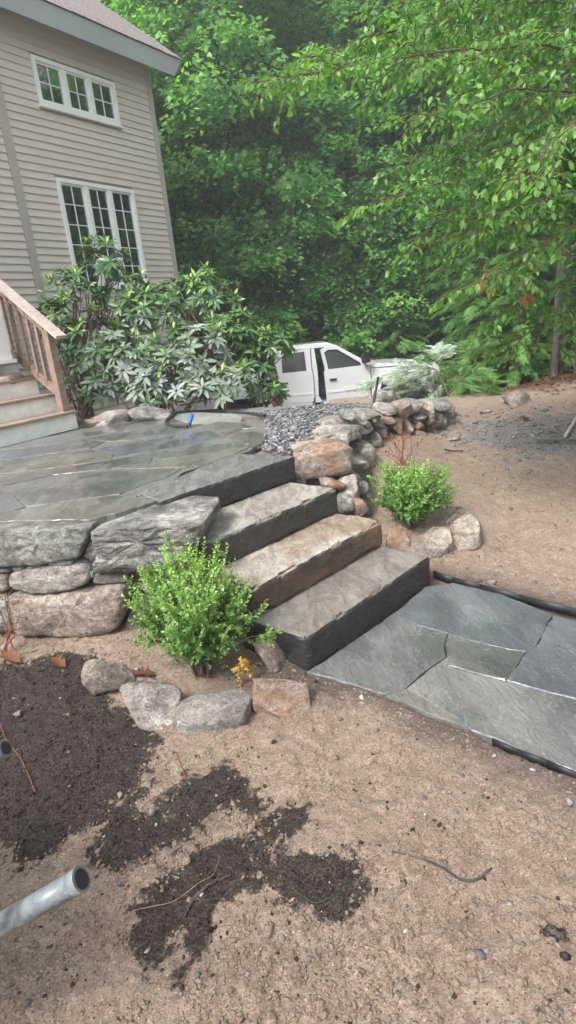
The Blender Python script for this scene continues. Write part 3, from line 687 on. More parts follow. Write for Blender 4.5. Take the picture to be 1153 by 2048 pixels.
def shrink(P, g):                                           # inset of an outline by g
    P = np.array(P, float); a = P - np.roll(P, 1, 0); b = np.roll(P, -1, 0) - P; s = np.sign(np.sum(P[:, 0] * np.roll(P[:, 1], -1) - np.roll(P[:, 0], -1) * P[:, 1]))
    na = np.stack([-a[:, 1], a[:, 0]], -1) / np.linalg.norm(a, axis=1)[:, None]; nb = np.stack([-b[:, 1], b[:, 0]], -1) / np.linalg.norm(b, axis=1)[:, None]
    m_ = na + nb; m_ /= np.linalg.norm(m_, axis=1)[:, None] + 1e-9; k = 1 / np.maximum(.45, np.sum(m_ * na, 1)); return P + s * g * m_ * k[:, None]
PT = empty('path', (.9, 2.6, 0)); tag(PT, 'flagstone path of wet blue-grey slabs leading off from the bottom step', kind='structure')
def pp(L): return [tuple(atz(a / 2.085 + 600, b / 2.085 + 1100, 0)[:2]) for a, b in L]
A_, B_, C_, D_, E_, F_2, G_, H_, I_ = (30, 518), (398, 266), (490, 320), (620, 356), (605, 404), (612, 452), (538, 503), (440, 588), (350, 614)
J_, K_, L_, M_, N_, O_, P_, Q_ = (520, 160), (640, 143), (850, 193), (1056, 277), (988, 400), (942, 432), (880, 425), (700, 382)
R_, S_, T_, U_, W_, V_ = (857, 553), (735, 526), (618, 492), (1153, 632), (1000, 594), (712, 764)
PF = [([B_, J_, K_, L_, M_, N_, O_, P_, Q_, D_, C_], 'flag_b'), ([A_, B_, C_, D_, E_, F_2, G_, H_, I_, (250, 582)], 'flag_a'), ([D_, Q_, P_, O_, R_, S_, T_, F_2, E_], 'flag_a'),
      ([M_, (1300, 338), (1420, 706), U_, W_, R_, O_, N_], 'flag_b'), ([G_, F_2, T_, S_, R_, W_, U_, (1420, 706), (1420, 1040), (1153, 938), (960, 872), (820, 802), V_, (655, 714), (560, 655), H_], 'flag_a'),
      ([H_, (560, 655), (655, 714), V_, (610, 720), (530, 692), (465, 658), I_], 'flag_c'), ([(1300, 338), (1700, 440), (2000, 900), (1420, 706)], 'flag_a'), ([(1420, 706), (2000, 900), (2000, 1300), (1420, 1040)], 'flag_b')]
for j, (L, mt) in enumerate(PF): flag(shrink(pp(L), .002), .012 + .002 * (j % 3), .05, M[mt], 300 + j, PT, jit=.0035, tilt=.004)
def strip(name, px, w, h, lab, z=.0):
    P = [on_ground(a, b) * np.array([1, 1, 0]) for a, b in px]; mb = MB()
    for a, b in zip(P[:-1], P[1:]): mb.bar(a + [0, 0, z + h / 2 - .01], b + (b - a) * .02 + [0, 0, z + h / 2 - .01], w, h)
    V = np.array(mb.v); return tag(place(name, V, mb.f, M['edging']), lab, 'edging')
strip('path_edging', [(868, 1153), (905, 1166), (960, 1180), (1040, 1203), (1153, 1232), (1300, 1275)], .007, .05, 'black plastic edging strip along the far side of the path')
strip('path_edging', [(985, 1489), (1035, 1510), (1095, 1535), (1160, 1561), (1300, 1618)], .007, .035, 'black plastic edging strip along the near side of the path', .0)

# patio
M['jointdust'] = mat_plain('stone_dust_joint', (.13, .13, .12), .7, .4, var=.5, scale=30, bump=.5)
PA = empty('patio', (-1.5, 5.5, .66)); tag(PA, 'raised patio of large wet grey-green flagstones', kind='structure')
PZ = .722
def pq(L): return [tuple(atz(a / 1.9217, b / 1.9217 + 800, PZ)[:2]) for a, b in L]
PATIO = [([(-300, 470), (-60, 462), (0, 468), (90, 462), (200, 462), (345, 458), (470, 425), (600, 384), (560, 377), (462, 367), (300, 385), (100, 415), (-60, 445), (-300, 480)], 'flag_c'),
         ([(-300, 330), (0, 345), (40, 358), (92, 408), (0, 436), (-300, 470)], 'flag_b'),
         ([(48, 358), (20, 330), (200, 290), (420, 268), (640, 262), (700, 262), (640, 294), (545, 322), (460, 360), (300, 380), (100, 408)], 'flag_a'),
         ([(430, 262), (600, 232), (830, 205), (960, 176), (948, 186), (850, 222), (760, 250), (700, 258), (560, 262)], 'flag_c'),
         ([(-200, 300), (60, 285), (220, 262), (420, 232), (530, 212), (600, 205), (580, 230), (420, 262), (200, 286), (12, 326), (-200, 322)], 'flag_a'),
         ([(540, 208), (700, 180), (862, 142), (938, 165), (955, 172), (820, 200), (610, 226)], 'flag_a'),
         ([(870, 140), (940, 112), (1012, 128), (1024, 150), (1004, 166), (968, 180), (942, 163)], 'flag_c'),
         ([(-200, 255), (60, 230), (250, 205), (350, 190), (420, 200), (440, 225), (230, 255), (60, 278), (-200, 292)], 'flag_c'),
         ([(360, 188), (520, 160), (660, 135), (790, 110), (860, 136), (700, 174), (540, 202), (430, 220), (428, 198)], 'flag_b'),
         ([(-200, 210), (60, 190), (240, 165), (330, 150), (400, 160), (345, 184), (250, 198), (60, 224), (-200, 248)], 'flag_b'),
         ([(340, 146), (460, 128), (600, 105), (720, 88), (790, 102), (660, 128), (520, 152), (410, 158)], 'flag_a'),
         ([(796, 96), (850, 84), (930, 86), (985, 104), (935, 108), (866, 134), (832, 116)], 'flag_c'),
         ([(300, 122), (420, 98), (560, 78), (650, 68), (700, 84), (600, 100), (460, 122), (330, 142)], 'flag_c'),
         ([(560, 72), (640, 55), (760, 46), (900, 52), (935, 66), (925, 82), (850, 80), (790, 92), (710, 82), (655, 64)], 'flag_pale'),
         ([(-200, 170), (40, 150), (300, 128), (328, 144), (240, 160), (60, 184), (-200, 204)], 'flag_a'),
         ([(-300, 484), (-60, 466), (-60, 900), (-300, 900)], 'flag_a')]
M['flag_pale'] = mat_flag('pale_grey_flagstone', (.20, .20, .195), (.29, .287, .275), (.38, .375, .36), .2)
for j, (L, mt) in enumerate(PATIO[:-1]):
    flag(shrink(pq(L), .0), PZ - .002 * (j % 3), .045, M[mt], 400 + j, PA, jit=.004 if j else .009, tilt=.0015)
# flags running on to the left of the picture and under the stair
for j, (x0, y0) in enumerate([(-3.9, 3.75), (-4.0, 4.6), (-4.1, 5.4)]):
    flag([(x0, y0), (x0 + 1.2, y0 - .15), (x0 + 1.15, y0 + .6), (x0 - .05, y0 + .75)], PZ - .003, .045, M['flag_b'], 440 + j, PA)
# mortar bed, well below the surface of the flags
link('joint_bed', MB().prism([tuple(p) for p in pq([(-300, 472), (0, 460), (345, 450), (580, 384), (700, 274), (960, 190), (1012, 150), (980, 100), (900, 60), (640, 60), (300, 110), (-300, 140)])], -.06, .0515).mesh('joint_bed', M['jointdust']), PA, (-PA.location[0], -PA.location[1], 0))['kind'] = 'structure'
# ------------------------------------------------------------------ right wall
def rpx(x0, y0, x1, y1, Y, depth, seed, mat, parent, name='stone', zoff=0, **kw):
    c = aty((x0 + x1) / 2, (y0 + y1) / 2, Y + depth * .25); s = pxsize(c)
    return rock(name, c + [0, 0, zoff], ((x1 - x0) * s * 1.12, depth, (y1 - y0) * s * 1.12), seed, mat, rz=kw.pop('rz', .3), parent=parent, **kw)
RW = empty('dry_stone_wall', (1.1, 6.0, .35)); tag(RW, 'dry laid field stone wall running from the top step back towards the pickup', 'stone wall')
RF = [(400, 165, 460, 235, 'stone_grey'), (455, 148, 592, 208, 'stone_pale'), (585, 125, 682, 195, 'stone_pale'), (676, 108, 758, 215, 'stone'), (750, 110, 834, 186, 'stone_pale'), (826, 113, 882, 238, 'stone_brown'), (876, 112, 985, 164, 'stone_grey'),
      (540, 175, 588, 213, 'stone_grey'), (603, 188, 678, 238, 'stone_warm'), (506, 192, 548, 232, 'stone_grey'), (778, 182, 842, 228, 'stone_band'), (452, 206, 518, 272, 'stone_grey'), (513, 198, 610, 260, 'stone_pale'),
      (553, 248, 638, 312, 'stone_band'), (628, 208, 718, 288, 'stone_brown'), (712, 205, 764, 300, 'stone_brown'), (772, 218, 838, 284, 'stone_warm'), (833, 188, 908, 284, 'stone'), (883, 158, 985, 268, 'stone_grey'),
      (465, 252, 588, 382, 'stone_grey'), (585, 295, 705, 385, 'stone'), (698, 286, 764, 362, 'stone'), (758, 268, 838, 334, 'stone_warm'), (835, 248, 918, 315, 'stone_grey'), (538, 362, 612, 424, 'stone'),
      (452, 382, 548, 430, 'stone_brown'), (440, 318, 484, 384, 'stone'), (598, 340, 694, 405, 'stone_brown'), (798, 285, 852, 334, 'stone'), (418, 228, 466, 335, 'stone_band'), (690, 340, 770, 395, 'stone_brown')]
for j, (a, b, c_, d_, mt) in enumerate(RF):
    x0, x1 = a / 2.745 + 540, c_ / 2.745 + 540; xm = (x0 + x1) / 2
    Y = float(np.interp(xm, [690, 712, 780, 840, 900], [5.25, 5.55, 5.95, 6.1, 6.5]))
    rpx(x0, b / 2.745 + 760, x1, d_ / 2.745 + 760, Y, .34, 500 + j, M[mt], RW, rz=.35 if j % 2 else .2, boxy=.42, cuts=8, nz=.06, level=3)
for j, (x, y, z, sx, sy, sz, mt) in enumerate([(.40, 4.86, .66, .44, .42, .2, 'stone_pale'), (.50, 5.28, .66, .46, .4, .2, 'stone_pale'), (.62, 5.68, .66, .5, .38, .18, 'stone_pale'), (.95, 6.12, .64, .5, .3, .16, 'stone'),
                                              (1.35, 6.32, .58, .45, .34, .2, 'stone_pale'), (.56, 4.95, .42, .34, .5, .3, 'stone_band'), (.6, 4.95, .2, .36, .5, .3, 'stone'), (.68, 5.35, .4, .34, .42, .3, 'stone'), (.72, 5.35, .2, .34, .42, .25, 'stone_brown'),
                                              (1.85, 6.85, .45, .4, .4, .3, 'stone')]):
    rock('stone', (x, y, z), (sx, sy, sz), 560 + j, M[mt], rz=.15 * (j % 3) - .1, parent=RW, boxy=.42, cuts=6, nz=.05, level=3)
# cheek of stones beside the steps
def cheek(poly, Y, depth, seed, mt, az=rad(62), nz=.03, lab=None):
    c = np.mean(poly, 0); P = aty(c[0], c[1], Y); return outline_stone('stone', poly, P, az, depth, seed, M[mt], RW, 0, nz)
rock('stone', (.30, 4.52, .625), (.46, .40, .27), 601, M['stone_warm'], rz=rad(8), parent=RW, boxy=.3, cuts=5, nz=.035, level=4, deep=(.72, .92))
for j, (a, b, c_, d_, Y, dp, mt) in enumerate([(589, 942, 607, 970, 4.32, .1, 'stone_pale'), (640, 954, 682, 978, 4.25, .26, 'stone_warm'), (672, 952, 718, 1000, 4.25, .28, 'stone_pale'), (676, 990, 702, 1030, 4.12, .2, 'stone_grey'), (693, 994, 724, 1032, 4.15, .24, 'stone_warm'),
                                              (686, 938, 716, 962, 4.45, .25, 'stone_pale'), (700, 960, 722, 1000, 4.4, .3, 'stone'), (697, 915, 714, 942, 4.6, .3, 'stone_pale'), (700, 1000, 730, 1036, 4.45, .3, 'stone_grey'), (610, 955, 650, 975, 4.5, .3, 'stone_grey')]):
    rpx(a, b, c_, d_, Y, dp, 610 + j, M[mt], RW, rz=.5, boxy=.6, cuts=8, nz=.07)
# gravel bed between patio and wall
GB = [tuple(atz(a, b, .7)[:2]) for a, b in [(498, 893), (560, 905), (600, 905), (628, 880), (650, 868), (700, 835), (742, 812), (690, 806), (560, 812), (500, 820), (535, 838), (538, 862), (525, 880)]]
r = np.random.default_rng(21); n = 9000; x = r.uniform(-1.2, 1.2, n); y = r.uniform(4.3, 7.6, n); k = (sdf(x, y, GB) > -.03); x, y = x[k], y[k]
V, Fc = lumps(np.stack([x, y, .69 + r.uniform(0, .028, len(x)) - .3 * np.maximum(0, y - 6.9)], -1), r.gamma(6, .0031, len(x)), .55, 22)
tag(place('gravel', V, Fc, M['gravel']), 'rounded blue-grey gravel filling the bed between patio and wall', kind='stuff')
x = r.normal(gp[0] + .2, .8, 2000); y = r.normal(gp[1] + .2, .5, 2000)
k = sdf(x, y, FILL) < -.2; x, y = x[k], y[k]
V, Fc = lumps(np.stack([x, y, gz(x, y) + .003], -1), r.gamma(3, .0042, len(x)), .55, 23)
tag(place('loose_gravel', V, Fc, M['gravel']), 'loose grey gravel spread on the sand around the rake', kind='stuff')

# ------------------------------------------------------------------ boulders
def boulder(x0, y0, x1, y1, yb, dep, seed, mt, lab, rz=0, **kw):
    b = on_ground((x0 + x1) / 2, yb); c = aty((x0 + x1) / 2, (y0 + y1) / 2, b[1] + dep * .35); s = pxsize(c)
    H = (y1 - y0) * s * 1.0
    o = rock('boulder', c - [0, 0, .018], ((x1 - x0) * s * 1.03, dep, H + .03), seed, M[mt], lab, 'boulder', rz=rz, **kw); return o
BD = [(172, 1298, 270, 1394, 1385, .26, 701, 'stone', 'rounded grey boulder at the left of the planting ring, beside the dark compost', .1, dict(boxy=.6, cuts=8, nz=.05, level=4)),
      (230, 1380, 362, 1460, 1450, .24, 702, 'stone_pale', 'flat wedge-shaped boulder with a pale pointed face, front left of the green shrub', -.1, dict(boxy=.45, cuts=6, nz=.04, level=4, deep=(.35, .75))),
      (356, 1394, 514, 1468, 1455, .22, 703, 'stone', 'long low grey boulder at the front of the planting ring', .05, dict(boxy=.45, cuts=5, nz=.045, level=4, deep=(.65, .9))),
      (506, 1342, 618, 1452, 1435, .22, 704, 'stone_warm', 'upright pinkish tan boulder at the right end of the planting ring', .2, dict(boxy=.5, cuts=11, nz=.06, level=4, deep=(.4, .8))),
      (514, 1272, 588, 1362, 1345, .2, 705, 'stone', 'rough grey boulder wedged against the end of the bottom step', .2, dict(boxy=.6, cuts=6, nz=.06, level=4)),
      (484, 1238, 522, 1282, 1280, .12, 706, 'stone_warm', 'small pink stone between the shrub and the third granite step end', .2, dict()),
      (764, 1050, 818, 1104, 1098, .18, 707, 'stone_warm', 'small orange-brown boulder at the right end of the bottom step', .1, dict(boxy=.5)),
      (815, 1058, 915, 1116, 1112, .28, 708, 'stone_brown', 'wide tan boulder in front of the right-hand shrub', .1, dict(boxy=.55, cuts=6, nz=.05, level=4)),
      (893, 1034, 963, 1104, 1096, .26, 709, 'stone_brown', 'humped tan boulder at the right end of the right-hand planting ring', -.3, dict(boxy=.6, cuts=6, nz=.06, level=4)),
      (872, 1016, 932, 1052, 1050, .24, 710, 'stone_brown', 'dark low boulder behind the right-hand shrub', .4, dict(boxy=.6, level=3)),
      (1004, 779, 1063, 813, 810, .4, 711, 'stone_brown', 'reddish brown boulder lying at the edge of the woods', .3, dict(boxy=.5, cuts=7, nz=.05)),
      (742, 776, 810, 806, 806, .5, 712, 'stone_pale', 'pale pointed boulder just behind the dry stone wall', .1, dict(boxy=.7))]
for a, b, c_, d_, yb, dep, sdd, mt, lab, rz, kw in BD:
    if sdd == 712:
        c = aty(776, 792, 7.2); tag(rock('boulder', c - [0, 0, .1], (.42, .4, .4), 712, M[mt], rz=rz, **kw), lab, 'boulder'); continue
    boulder(a, b, c_, d_, yb, dep, sdd, mt, lab, rz, **kw)
def edge_rock(x0, y0, x1, y1, dep, seed, mt, lab):
    c = atz((x0 + x1) / 2, y1, .70); s = pxsize(c); H = (y1 - y0) * s * 1.2
    tag(rock('boulder', c + [0, dep * .3, H * .25], ((x1 - x0) * s, dep, H), seed, M[mt], rz=.2, boxy=.5), lab, 'boulder')
edge_rock(166, 822, 262, 852, .5, 721, 'stone_pale', 'pale boulder with a rusty end at the patio edge beside the porch stair')
edge_rock(168, 836, 214, 854, .2, 724, 'stone_warm', 'small rust-orange stone at the foot of the pale boulder by the porch stair')
edge_rock(255, 812, 345, 844, .5, 722, 'stone_band', 'dark boulder at the patio edge under the rhododendron')

# ------------------------------------------------------------------ house
HC = aty(360, 590, 12.0); HC[2] = 0
azh = rad(34.3)
HS = empty('house', (HC[0], HC[1], 0), rad(90) - azh); tag(HS, 'taupe vinyl-sided house with white grid windows and a blue-grey fascia', 'house')
EX = .1026; WIN = {'u': (-2.41, -.87, 4.985, 5.595), 'l': (-2.38, -.82, 2.50, 4.045)}
mb = MB()                                                   # sheathing pierced by the two windows
def holes(x0, x1, z0, z1, y0, y1, mb):
    xs = sorted({x0, x1, *[w[0] + .03 for w in WIN.values()], *[w[1] - .03 for w in WIN.values()]}); zs = sorted({z0, z1, *[w[2] + .03 for w in WIN.values()], *[w[3] - .03 for w in WIN.values()]})
    for i in range(len(xs) - 1):
        for k in range(len(zs) - 1):
            cx_, cz_ = (xs[i] + xs[i + 1]) / 2, (zs[k] + zs[k + 1]) / 2
            if any(w[0] < cx_ < w[1] and w[2] < cz_ < w[3] for w in WIN.values()): continue
            mb.box(xs[i], xs[i + 1], y0, y1, zs[k], zs[k + 1])
holes(-9, -.012, -.6, 6.12, .012, .15, mb)
mb.box(-.15, -.012, .15, 8, -.6, 6.12); wall = link('wall', mb.mesh('wall', M['cornerboard']), HS)
bm_cache = {}
def board(x0, x1, z):
    key = round(x1 - x0, 3)
    if key not in bm_cache:
        L = x1 - x0; p = [(.010, 0), (-.022, -.001), (-.022, .010), (-.004, EX + .004), (.010, EX + .004)]
        mb_ = MB(); V = [(0, a, b) for a, b in p] + [(L, a, b) for a, b in p]; k = len(p)
        mb_.add(V, [tuple(range(k)), tuple(range(k, 2 * k))[::-1]] + [(i, k + i, k + (i + 1) % k, (i + 1) % k) for i in range(k)])
        bm_cache[key] = mb_.mesh('siding_board', M['siding'])
    return link('siding_board', bm_cache[key], wall, (x0, 0, z))
z = 2.35 - 21 * EX; zz = z
for j in range(58):
    z = zz + j * EX
    if z + EX > 6.12: break
    segs = [(-2.98, -.10)]
    for w in WIN.values():
        if z + EX > w[2] - .01 and z < w[3] + .01:
            segs = [s for a, b in segs for s in ((a, min(b, w[0] - .004)), (max(a, w[1] + .004), b)) if s[1] - s[0] > .03]
    for a, b in segs: board(a, b, z)
    board(-9.0, -3.12, z - .04)
for nm, b in (('corner_board', (-.10, 0, -.03, .012, .2, 6.1)), ('corner_board', (0, .012, -.03, .08, .2, 6.1)), ('trim_board', (-3.115, -2.985, -.03, .012, .2, 6.1))):
    link(nm, MB().box(*b).mesh(nm, M['cornerboard']), HS)
def window(key, cols, sash_rows):
    x0, x1, z0, z1 = WIN[key]; f = .055; mb = MB()
    mb.box(x0, x1, -.045, .05, z0, z0 + f).box(x0, x1, -.045, .05, z1 - f, z1).box(x0, x0 + f, -.045, .05, z0 + f, z1 - f).box(x1 - f, x1, -.045, .05, z0 + f, z1 - f)
    W3 = (x1 - x0 - 2 * f) / 3; wn_ = link('window', mb.mesh('window', M['white']), HS)
    for k in (1, 2):
        c = x0 + f + W3 * k; link('mullion', MB().box(c - .035, c + .035, -.035, .045, z0 + f, z1 - f).mesh('mullion', M['white']), wn_)
    link('sill', MB().box(x0 - .02, x1 + .02, -.07, -.0, z0 - .035, z0 - .002).mesh('sill', M['white']), wn_)
    for k in range(3):
        a, b = x0 + f + W3 * k + (.035 if k else 0), x0 + f + W3 * (k + 1) - (.035 if k < 2 else 0); s = .028
        mb = MB(); mb.box(a, b, -.02, .03, z0 + f, z0 + f + s).box(a, b, -.02, .03, z1 - f - s, z1 - f).box(a, a + s, -.02, .03, z0 + f + s, z1 - f - s).box(b - s, b, -.02, .03, z0 + f + s, z1 - f - s)
        link('sash', mb.mesh('sash', M['white']), wn_)
        link('pane', MB().box(a + s, b - s, .008, .012, z0 + f + s, z1 - f - s).mesh('pane', M['glass']), wn_)
        mb = MB(); xm = (a + b) / 2; mb.box(xm - .0065, xm + .0065, -.006, .006, z0 + f + s, z1 - f - s)
        for q in range(1, sash_rows):
            zq = z0 + f + (z1 - z0 - 2 * f) * q / sash_rows; mb.box(a + s, b - s, -.005, .005, zq - .0065, zq + .0065)
        link('muntin', mb.mesh('muntin', M['white']), wn_)
    return wn_
window('u', 3, 2); wl = window('l', 3, 5)
sl = MB().box(0, .45, -.012, .012, 0, .003).mesh('blind_slat', M['blind'])
for q in range(24): link('blind_slat', sl, wl, (-1.83, .11, 3.93 - q * .034), (rad(35), 0, 0))
link('room', MB().box(-2.6, -.6, 1.4, 1.5, 2.2, 5.9).box(-2.6, -.6, .3, 1.4, 2.2, 2.25).box(-2.6, -.6, .3, 1.4, 4.5, 4.6).mesh('room', M['dark']), HS)
# roof: eave fascia, soffit boards, shingles
tp = math.tan(rad(38)); ZE = 6.165
roof = link('roof', MB().add([(-9, -.36, ZE - .03), (.48, -.36, ZE - .03), (.48, 4, ZE - .03 + 4.36 * tp), (-9, 4, ZE - .03 + 4.36 * tp), (-9, -.36, ZE - .012), (.48, -.36, ZE - .012), (.48, 4, ZE - .012 + 4.36 * tp), (-9, 4, ZE - .012 + 4.36 * tp)],
        [(0, 3, 2, 1), (4, 5, 6, 7), (0, 1, 5, 4), (1, 2, 6, 5), (2, 3, 7, 6), (3, 0, 4, 7)]).mesh('roof', M['fascia']), HS)
link('fascia', MB().prism_y([(-9, 5.875), (.26, 5.865), (.49, ZE - .02), (-9, ZE - .02)], -.365, -.34).mesh('fascia', M['fascia']), roof)
link('rake_board', MB().add([(.255, -.34, 5.867), (.28, -.34, 5.867), (.28, 4, 5.867 + 4.34 * tp), (.255, 4, 5.867 + 4.34 * tp), (.462, -.34, ZE - .035), (.487, -.34, ZE - .035), (.487, 4, ZE - .035 + 4.34 * tp), (.462, 4, ZE - .035 + 4.34 * tp)],
        [(0, 3, 2, 1), (4, 5, 6, 7), (0, 1, 5, 4), (1, 2, 6, 5), (2, 3, 7, 6), (3, 0, 4, 7)]).mesh('rake_board', M['fascia']), roof)
link('soffit', MB().add([(-9, -.34, 5.885), (.26, -.34, 5.885), (.26, .0, 6.11), (-9, .0, 6.11), (-9, -.34, 5.9), (.26, -.34, 5.9), (.26, .0, 6.125), (-9, .0, 6.125)],
        [(0, 3, 2, 1), (4, 5, 6, 7), (0, 1, 5, 4), (1, 2, 6, 5), (2, 3, 7, 6), (3, 0, 4, 7)]).mesh('soffit', M['fascia']), roof)
th = math.atan(tp); r = np.random.default_rng(31)
shm = []
for k in range(4):
    w = .235 + .02 * k; shm.append(MB().box(0, w, 0, .20, 0, .006 + .0025 * (k % 3)).mesh('shingle', M['shingle']))
for row in range(21):
    s = row * .135; y0, z0 = -.385 + s * math.cos(th), ZE - .022 + s * math.sin(th); x = .51 + r.uniform(-.012, .012)
    nn = 13 if row > 3 else 16
    for q in range(nn):
        k = int(r.integers(0, 4)); w = .235 + .02 * k; x -= w + .004
        link('shingle', shm[k], roof, (x, y0, z0 + .010), (th + .035, 0, 0))
link('shingle_field', MB().add([(-9, -.38, ZE), (-2.6, -.38, ZE), (-2.6, 4, ZE + 4.38 * tp), (-9, 4, ZE + 4.38 * tp), (-9, 2.0, ZE + 2.38 * tp), (.5, 2.0, ZE + 2.38 * tp), (.5, 4, ZE + 4.38 * tp), (-9, 4, ZE + 4.38 * tp + .001)], [(0, 1, 2, 3), (4, 5, 6, 7)]).mesh('shingle_field', M['shingle']), roof)

# ------------------------------------------------------------------ porch stair
SB = atz(157, 856, .72); ST2 = empty('porch_stair', (SB[0], SB[1], .72), rad(90) - rad(31.5)); tag(ST2, 'weathered porch stair with white risers and worn wooden treads on the patio', 'stairs')
RI, RU = .205, .27
for k in range(5):
    link('riser', MB().box(-1.9, -.004 * k, RU * k, RU * k + .02, RI * k, RI * (k + 1) - .03).mesh('riser', M['riser']), ST2)
    if k < 4: link('tread', MB().box(-1.92, .02, RU * k - .03, RU * (k + 1), RI * (k + 1) - .03, RI * (k + 1)).mesh('tread', M['woodgrey']), ST2)
link('stringer', MB().add([(-.03, .03, 0), (-.03, 1.35, 0), (-.03, 1.35, 1.0), (-.03, 1.08, .8), (-.03, .03, .02), (-.005, .03, 0), (-.005, 1.35, 0), (-.005, 1.35, 1.0), (-.005, 1.08, .8), (-.005, .03, .02)],
    [(0, 1, 2, 3, 4), (9, 8, 7, 6, 5), (0, 5, 6, 1), (1, 6, 7, 2), (2, 7, 8, 3), (3, 8, 9, 4), (4, 9, 5, 0)]).mesh('stringer', M['cornerboard']), ST2)
link('deck', MB().box(-2.6, .05, RU * 4, 3.2, RI * 5 - .04, RI * 5).box(-2.5, 0, RU * 4 + .05, 3.1, 0, RI * 5 - .045).mesh('deck', M['woodgrey']), ST2)
RAIL = empty('stair_railing', (SB[0], SB[1], .72), rad(90) - rad(31.5)); tag(RAIL, 'brown weathered wooden railing with bleached cap rail beside the porch stair', 'railing')
yp = .06; sl_ = RI / RU; zt = RI + .92
link('post', MB().box(-.105, -.015, yp, yp + .09, RI, zt).mesh('post', M['wood']), RAIL)
link('post', MB().box(-.105, -.015, yp + 1.5, yp + 1.59, RI, zt + 1.5 * sl_).mesh('post', M['wood']), RAIL)
link('hand_rail', MB().bar((-.06, yp - .16, zt + .02 - .16 * sl_), (-.06, yp + 1.8, zt + .02 + 1.8 * sl_), .14, .035).mesh('hand_rail', M['woodrail']), RAIL)
link('top_rail', MB().bar((-.06, yp + .09, zt - .05 + .09 * sl_), (-.06, yp + 1.7, zt - .05 + 1.7 * sl_), .036, .085).mesh('top_rail', M['wood']), RAIL)
link('bottom_rail', MB().bar((-.06, yp + .07, RI + .14 + .09 * sl_), (-.06, yp + 1.7, RI + .14 + 1.7 * sl_), .036, .085).mesh('bottom_rail', M['wood']), RAIL)
bl = MB().box(-.078, -.044, 0, .034, 0, .76).mesh('baluster', M['wood'])
for k in range(12): link('baluster', bl, RAIL, (.0, yp + .20 + .125 * k, RI + .15 + (.20 + .125 * k) * sl_))
# white porch post on the deck and a brown doormat
DP = aty(6, 735, float(SB[1]) - .1); 
pz = MB(); pz.box(-.11, .11, -.11, .11, 0, 2.6).box(-.14, .14, -.14, .14, 0, .12); PPo = link('porch_post', pz.mesh('porch_post', M['white'])); 
c = aty(2, 728, 7.0); PPo.location = (c[0] - .02, c[1], c[2]); PPo.rotation_euler = (0, 0, rad(58.5)); PPo.scale = (1, 1, .32)
tag(PPo, 'white painted newel block at the left edge behind the brown railing', 'post')
c = aty(10, 760, 7.05); o = rock('stone', c - [0, 0, .0], (.34, .3, .14), 801, M['stone_brown'], 'dark reddish brown stone lying on the third tread of the porch stair', 'stone', boxy=.5, nz=.04, cuts=4)

# ------------------------------------------------------------------ hoses and tools
def curve_px(px, zf, n=40):
    P = np.array([atz(a, b, zf) if np.isscalar(zf) else zf(a, b) for a, b in px]); t = np.linspace(0, len(P) - 1, n); i = np.clip(t.astype(int), 0, len(P) - 2); f = (t - i)[:, None]
    g = lambda k: P[np.clip(k, 0, len(P) - 1)]
    a, b, c, d = g(i - 1), g(i), g(i + 1), g(i + 2); return .5 * ((2 * b) + (c - a) * f + (2 * a - 5 * b + 4 * c - d) * f ** 2 + (3 * b - a - 3 * c + d) * f ** 3)
HO = empty('garden_hose', tuple(atz(355, 840, PZ + .01))); tag(HO, 'dark garden hose looped on the patio with a blue spray nozzle', 'hose')
P = curve_px([(376, 853), (350, 852), (334, 847), (333, 840), (345, 832), (352, 825), (370, 822), (383, 822)], PZ + .016, 50)
P[-8:, 2] += np.linspace(0, .05, 8)
V, Fc = tube(P, .016, 8, False); place('hose_pipe', V, Fc, M['hose'], HO, True)
a = atz(380, 850, PZ + .02); nb = MB(); nb.tube([a + [0, .0, .01], a + [0.01, .03, .045], a + [.02, .08, .08], a + [.02, .13, .09]], [.014, .022, .024, .014], 10); V = np.array(nb.v)
o = link('spray_nozzle', (lambda mb: mb.mesh('spray_nozzle', M['blue'], True))(nb), HO, -np.array(HO.location))
nb = MB(); nb.tube([a + [-.005, -.01, -.01], a + [0, .0, .02]], [.022, .018], 10); link('nozzle_tip', nb.mesh('nozzle_tip', M['truckdark']), HO, -np.array(HO.location))
P = curve_px([(455, 823), (470, 824), (495, 826), (512, 828), (530, 831)], PZ + .014, 24); V, Fc = tube(P, .016, 8, False)
tag(place('black_pipe', V, Fc, M['hose'], None, True), 'short black hose end lying between the patio and the gravel bed', 'hose')
# rake lying on the gravel
g0 = on_ground(1108, 886); zr = g0[2]
RK = empty('garden_rake', (g0[0], g0[1], zr)); tag(RK, 'steel garden rake with a grey wooden handle lying on the gravel at the right edge', 'rake')
e1 = on_ground(1072, 884) - g0; e2 = on_ground(1150, 888) - g0; e1[2] = e2[2] = .03
e2 = e1 + (e2 - e1) * 1.25
link('rake_head', MB().bar(e1, e2, .015, .02).mesh('rake_head', M['rust']), RK)
tm = MB().bar((0, 0, .0), (-.012, -.075, .004), .006, .006).mesh('tine', M['rust'])
for k in range(16): link('tine', tm, RK, e1 + (e2 - e1) * k / 15)
h0 = on_ground(1129, 881) - g0; h1 = on_ground(1153, 842) - g0; dd = (h1 - h0) / np.linalg.norm(h1 - h0)
V, Fc = tube([h0 + [0, 0, .035], h0 + dd * .8 + [0, 0, .03], h0 + dd * 1.6 + [0, 0, .02]], .017, 8); link('rake_handle', MB().add(V, Fc).mesh('rake_handle', M['handle'], True), RK)
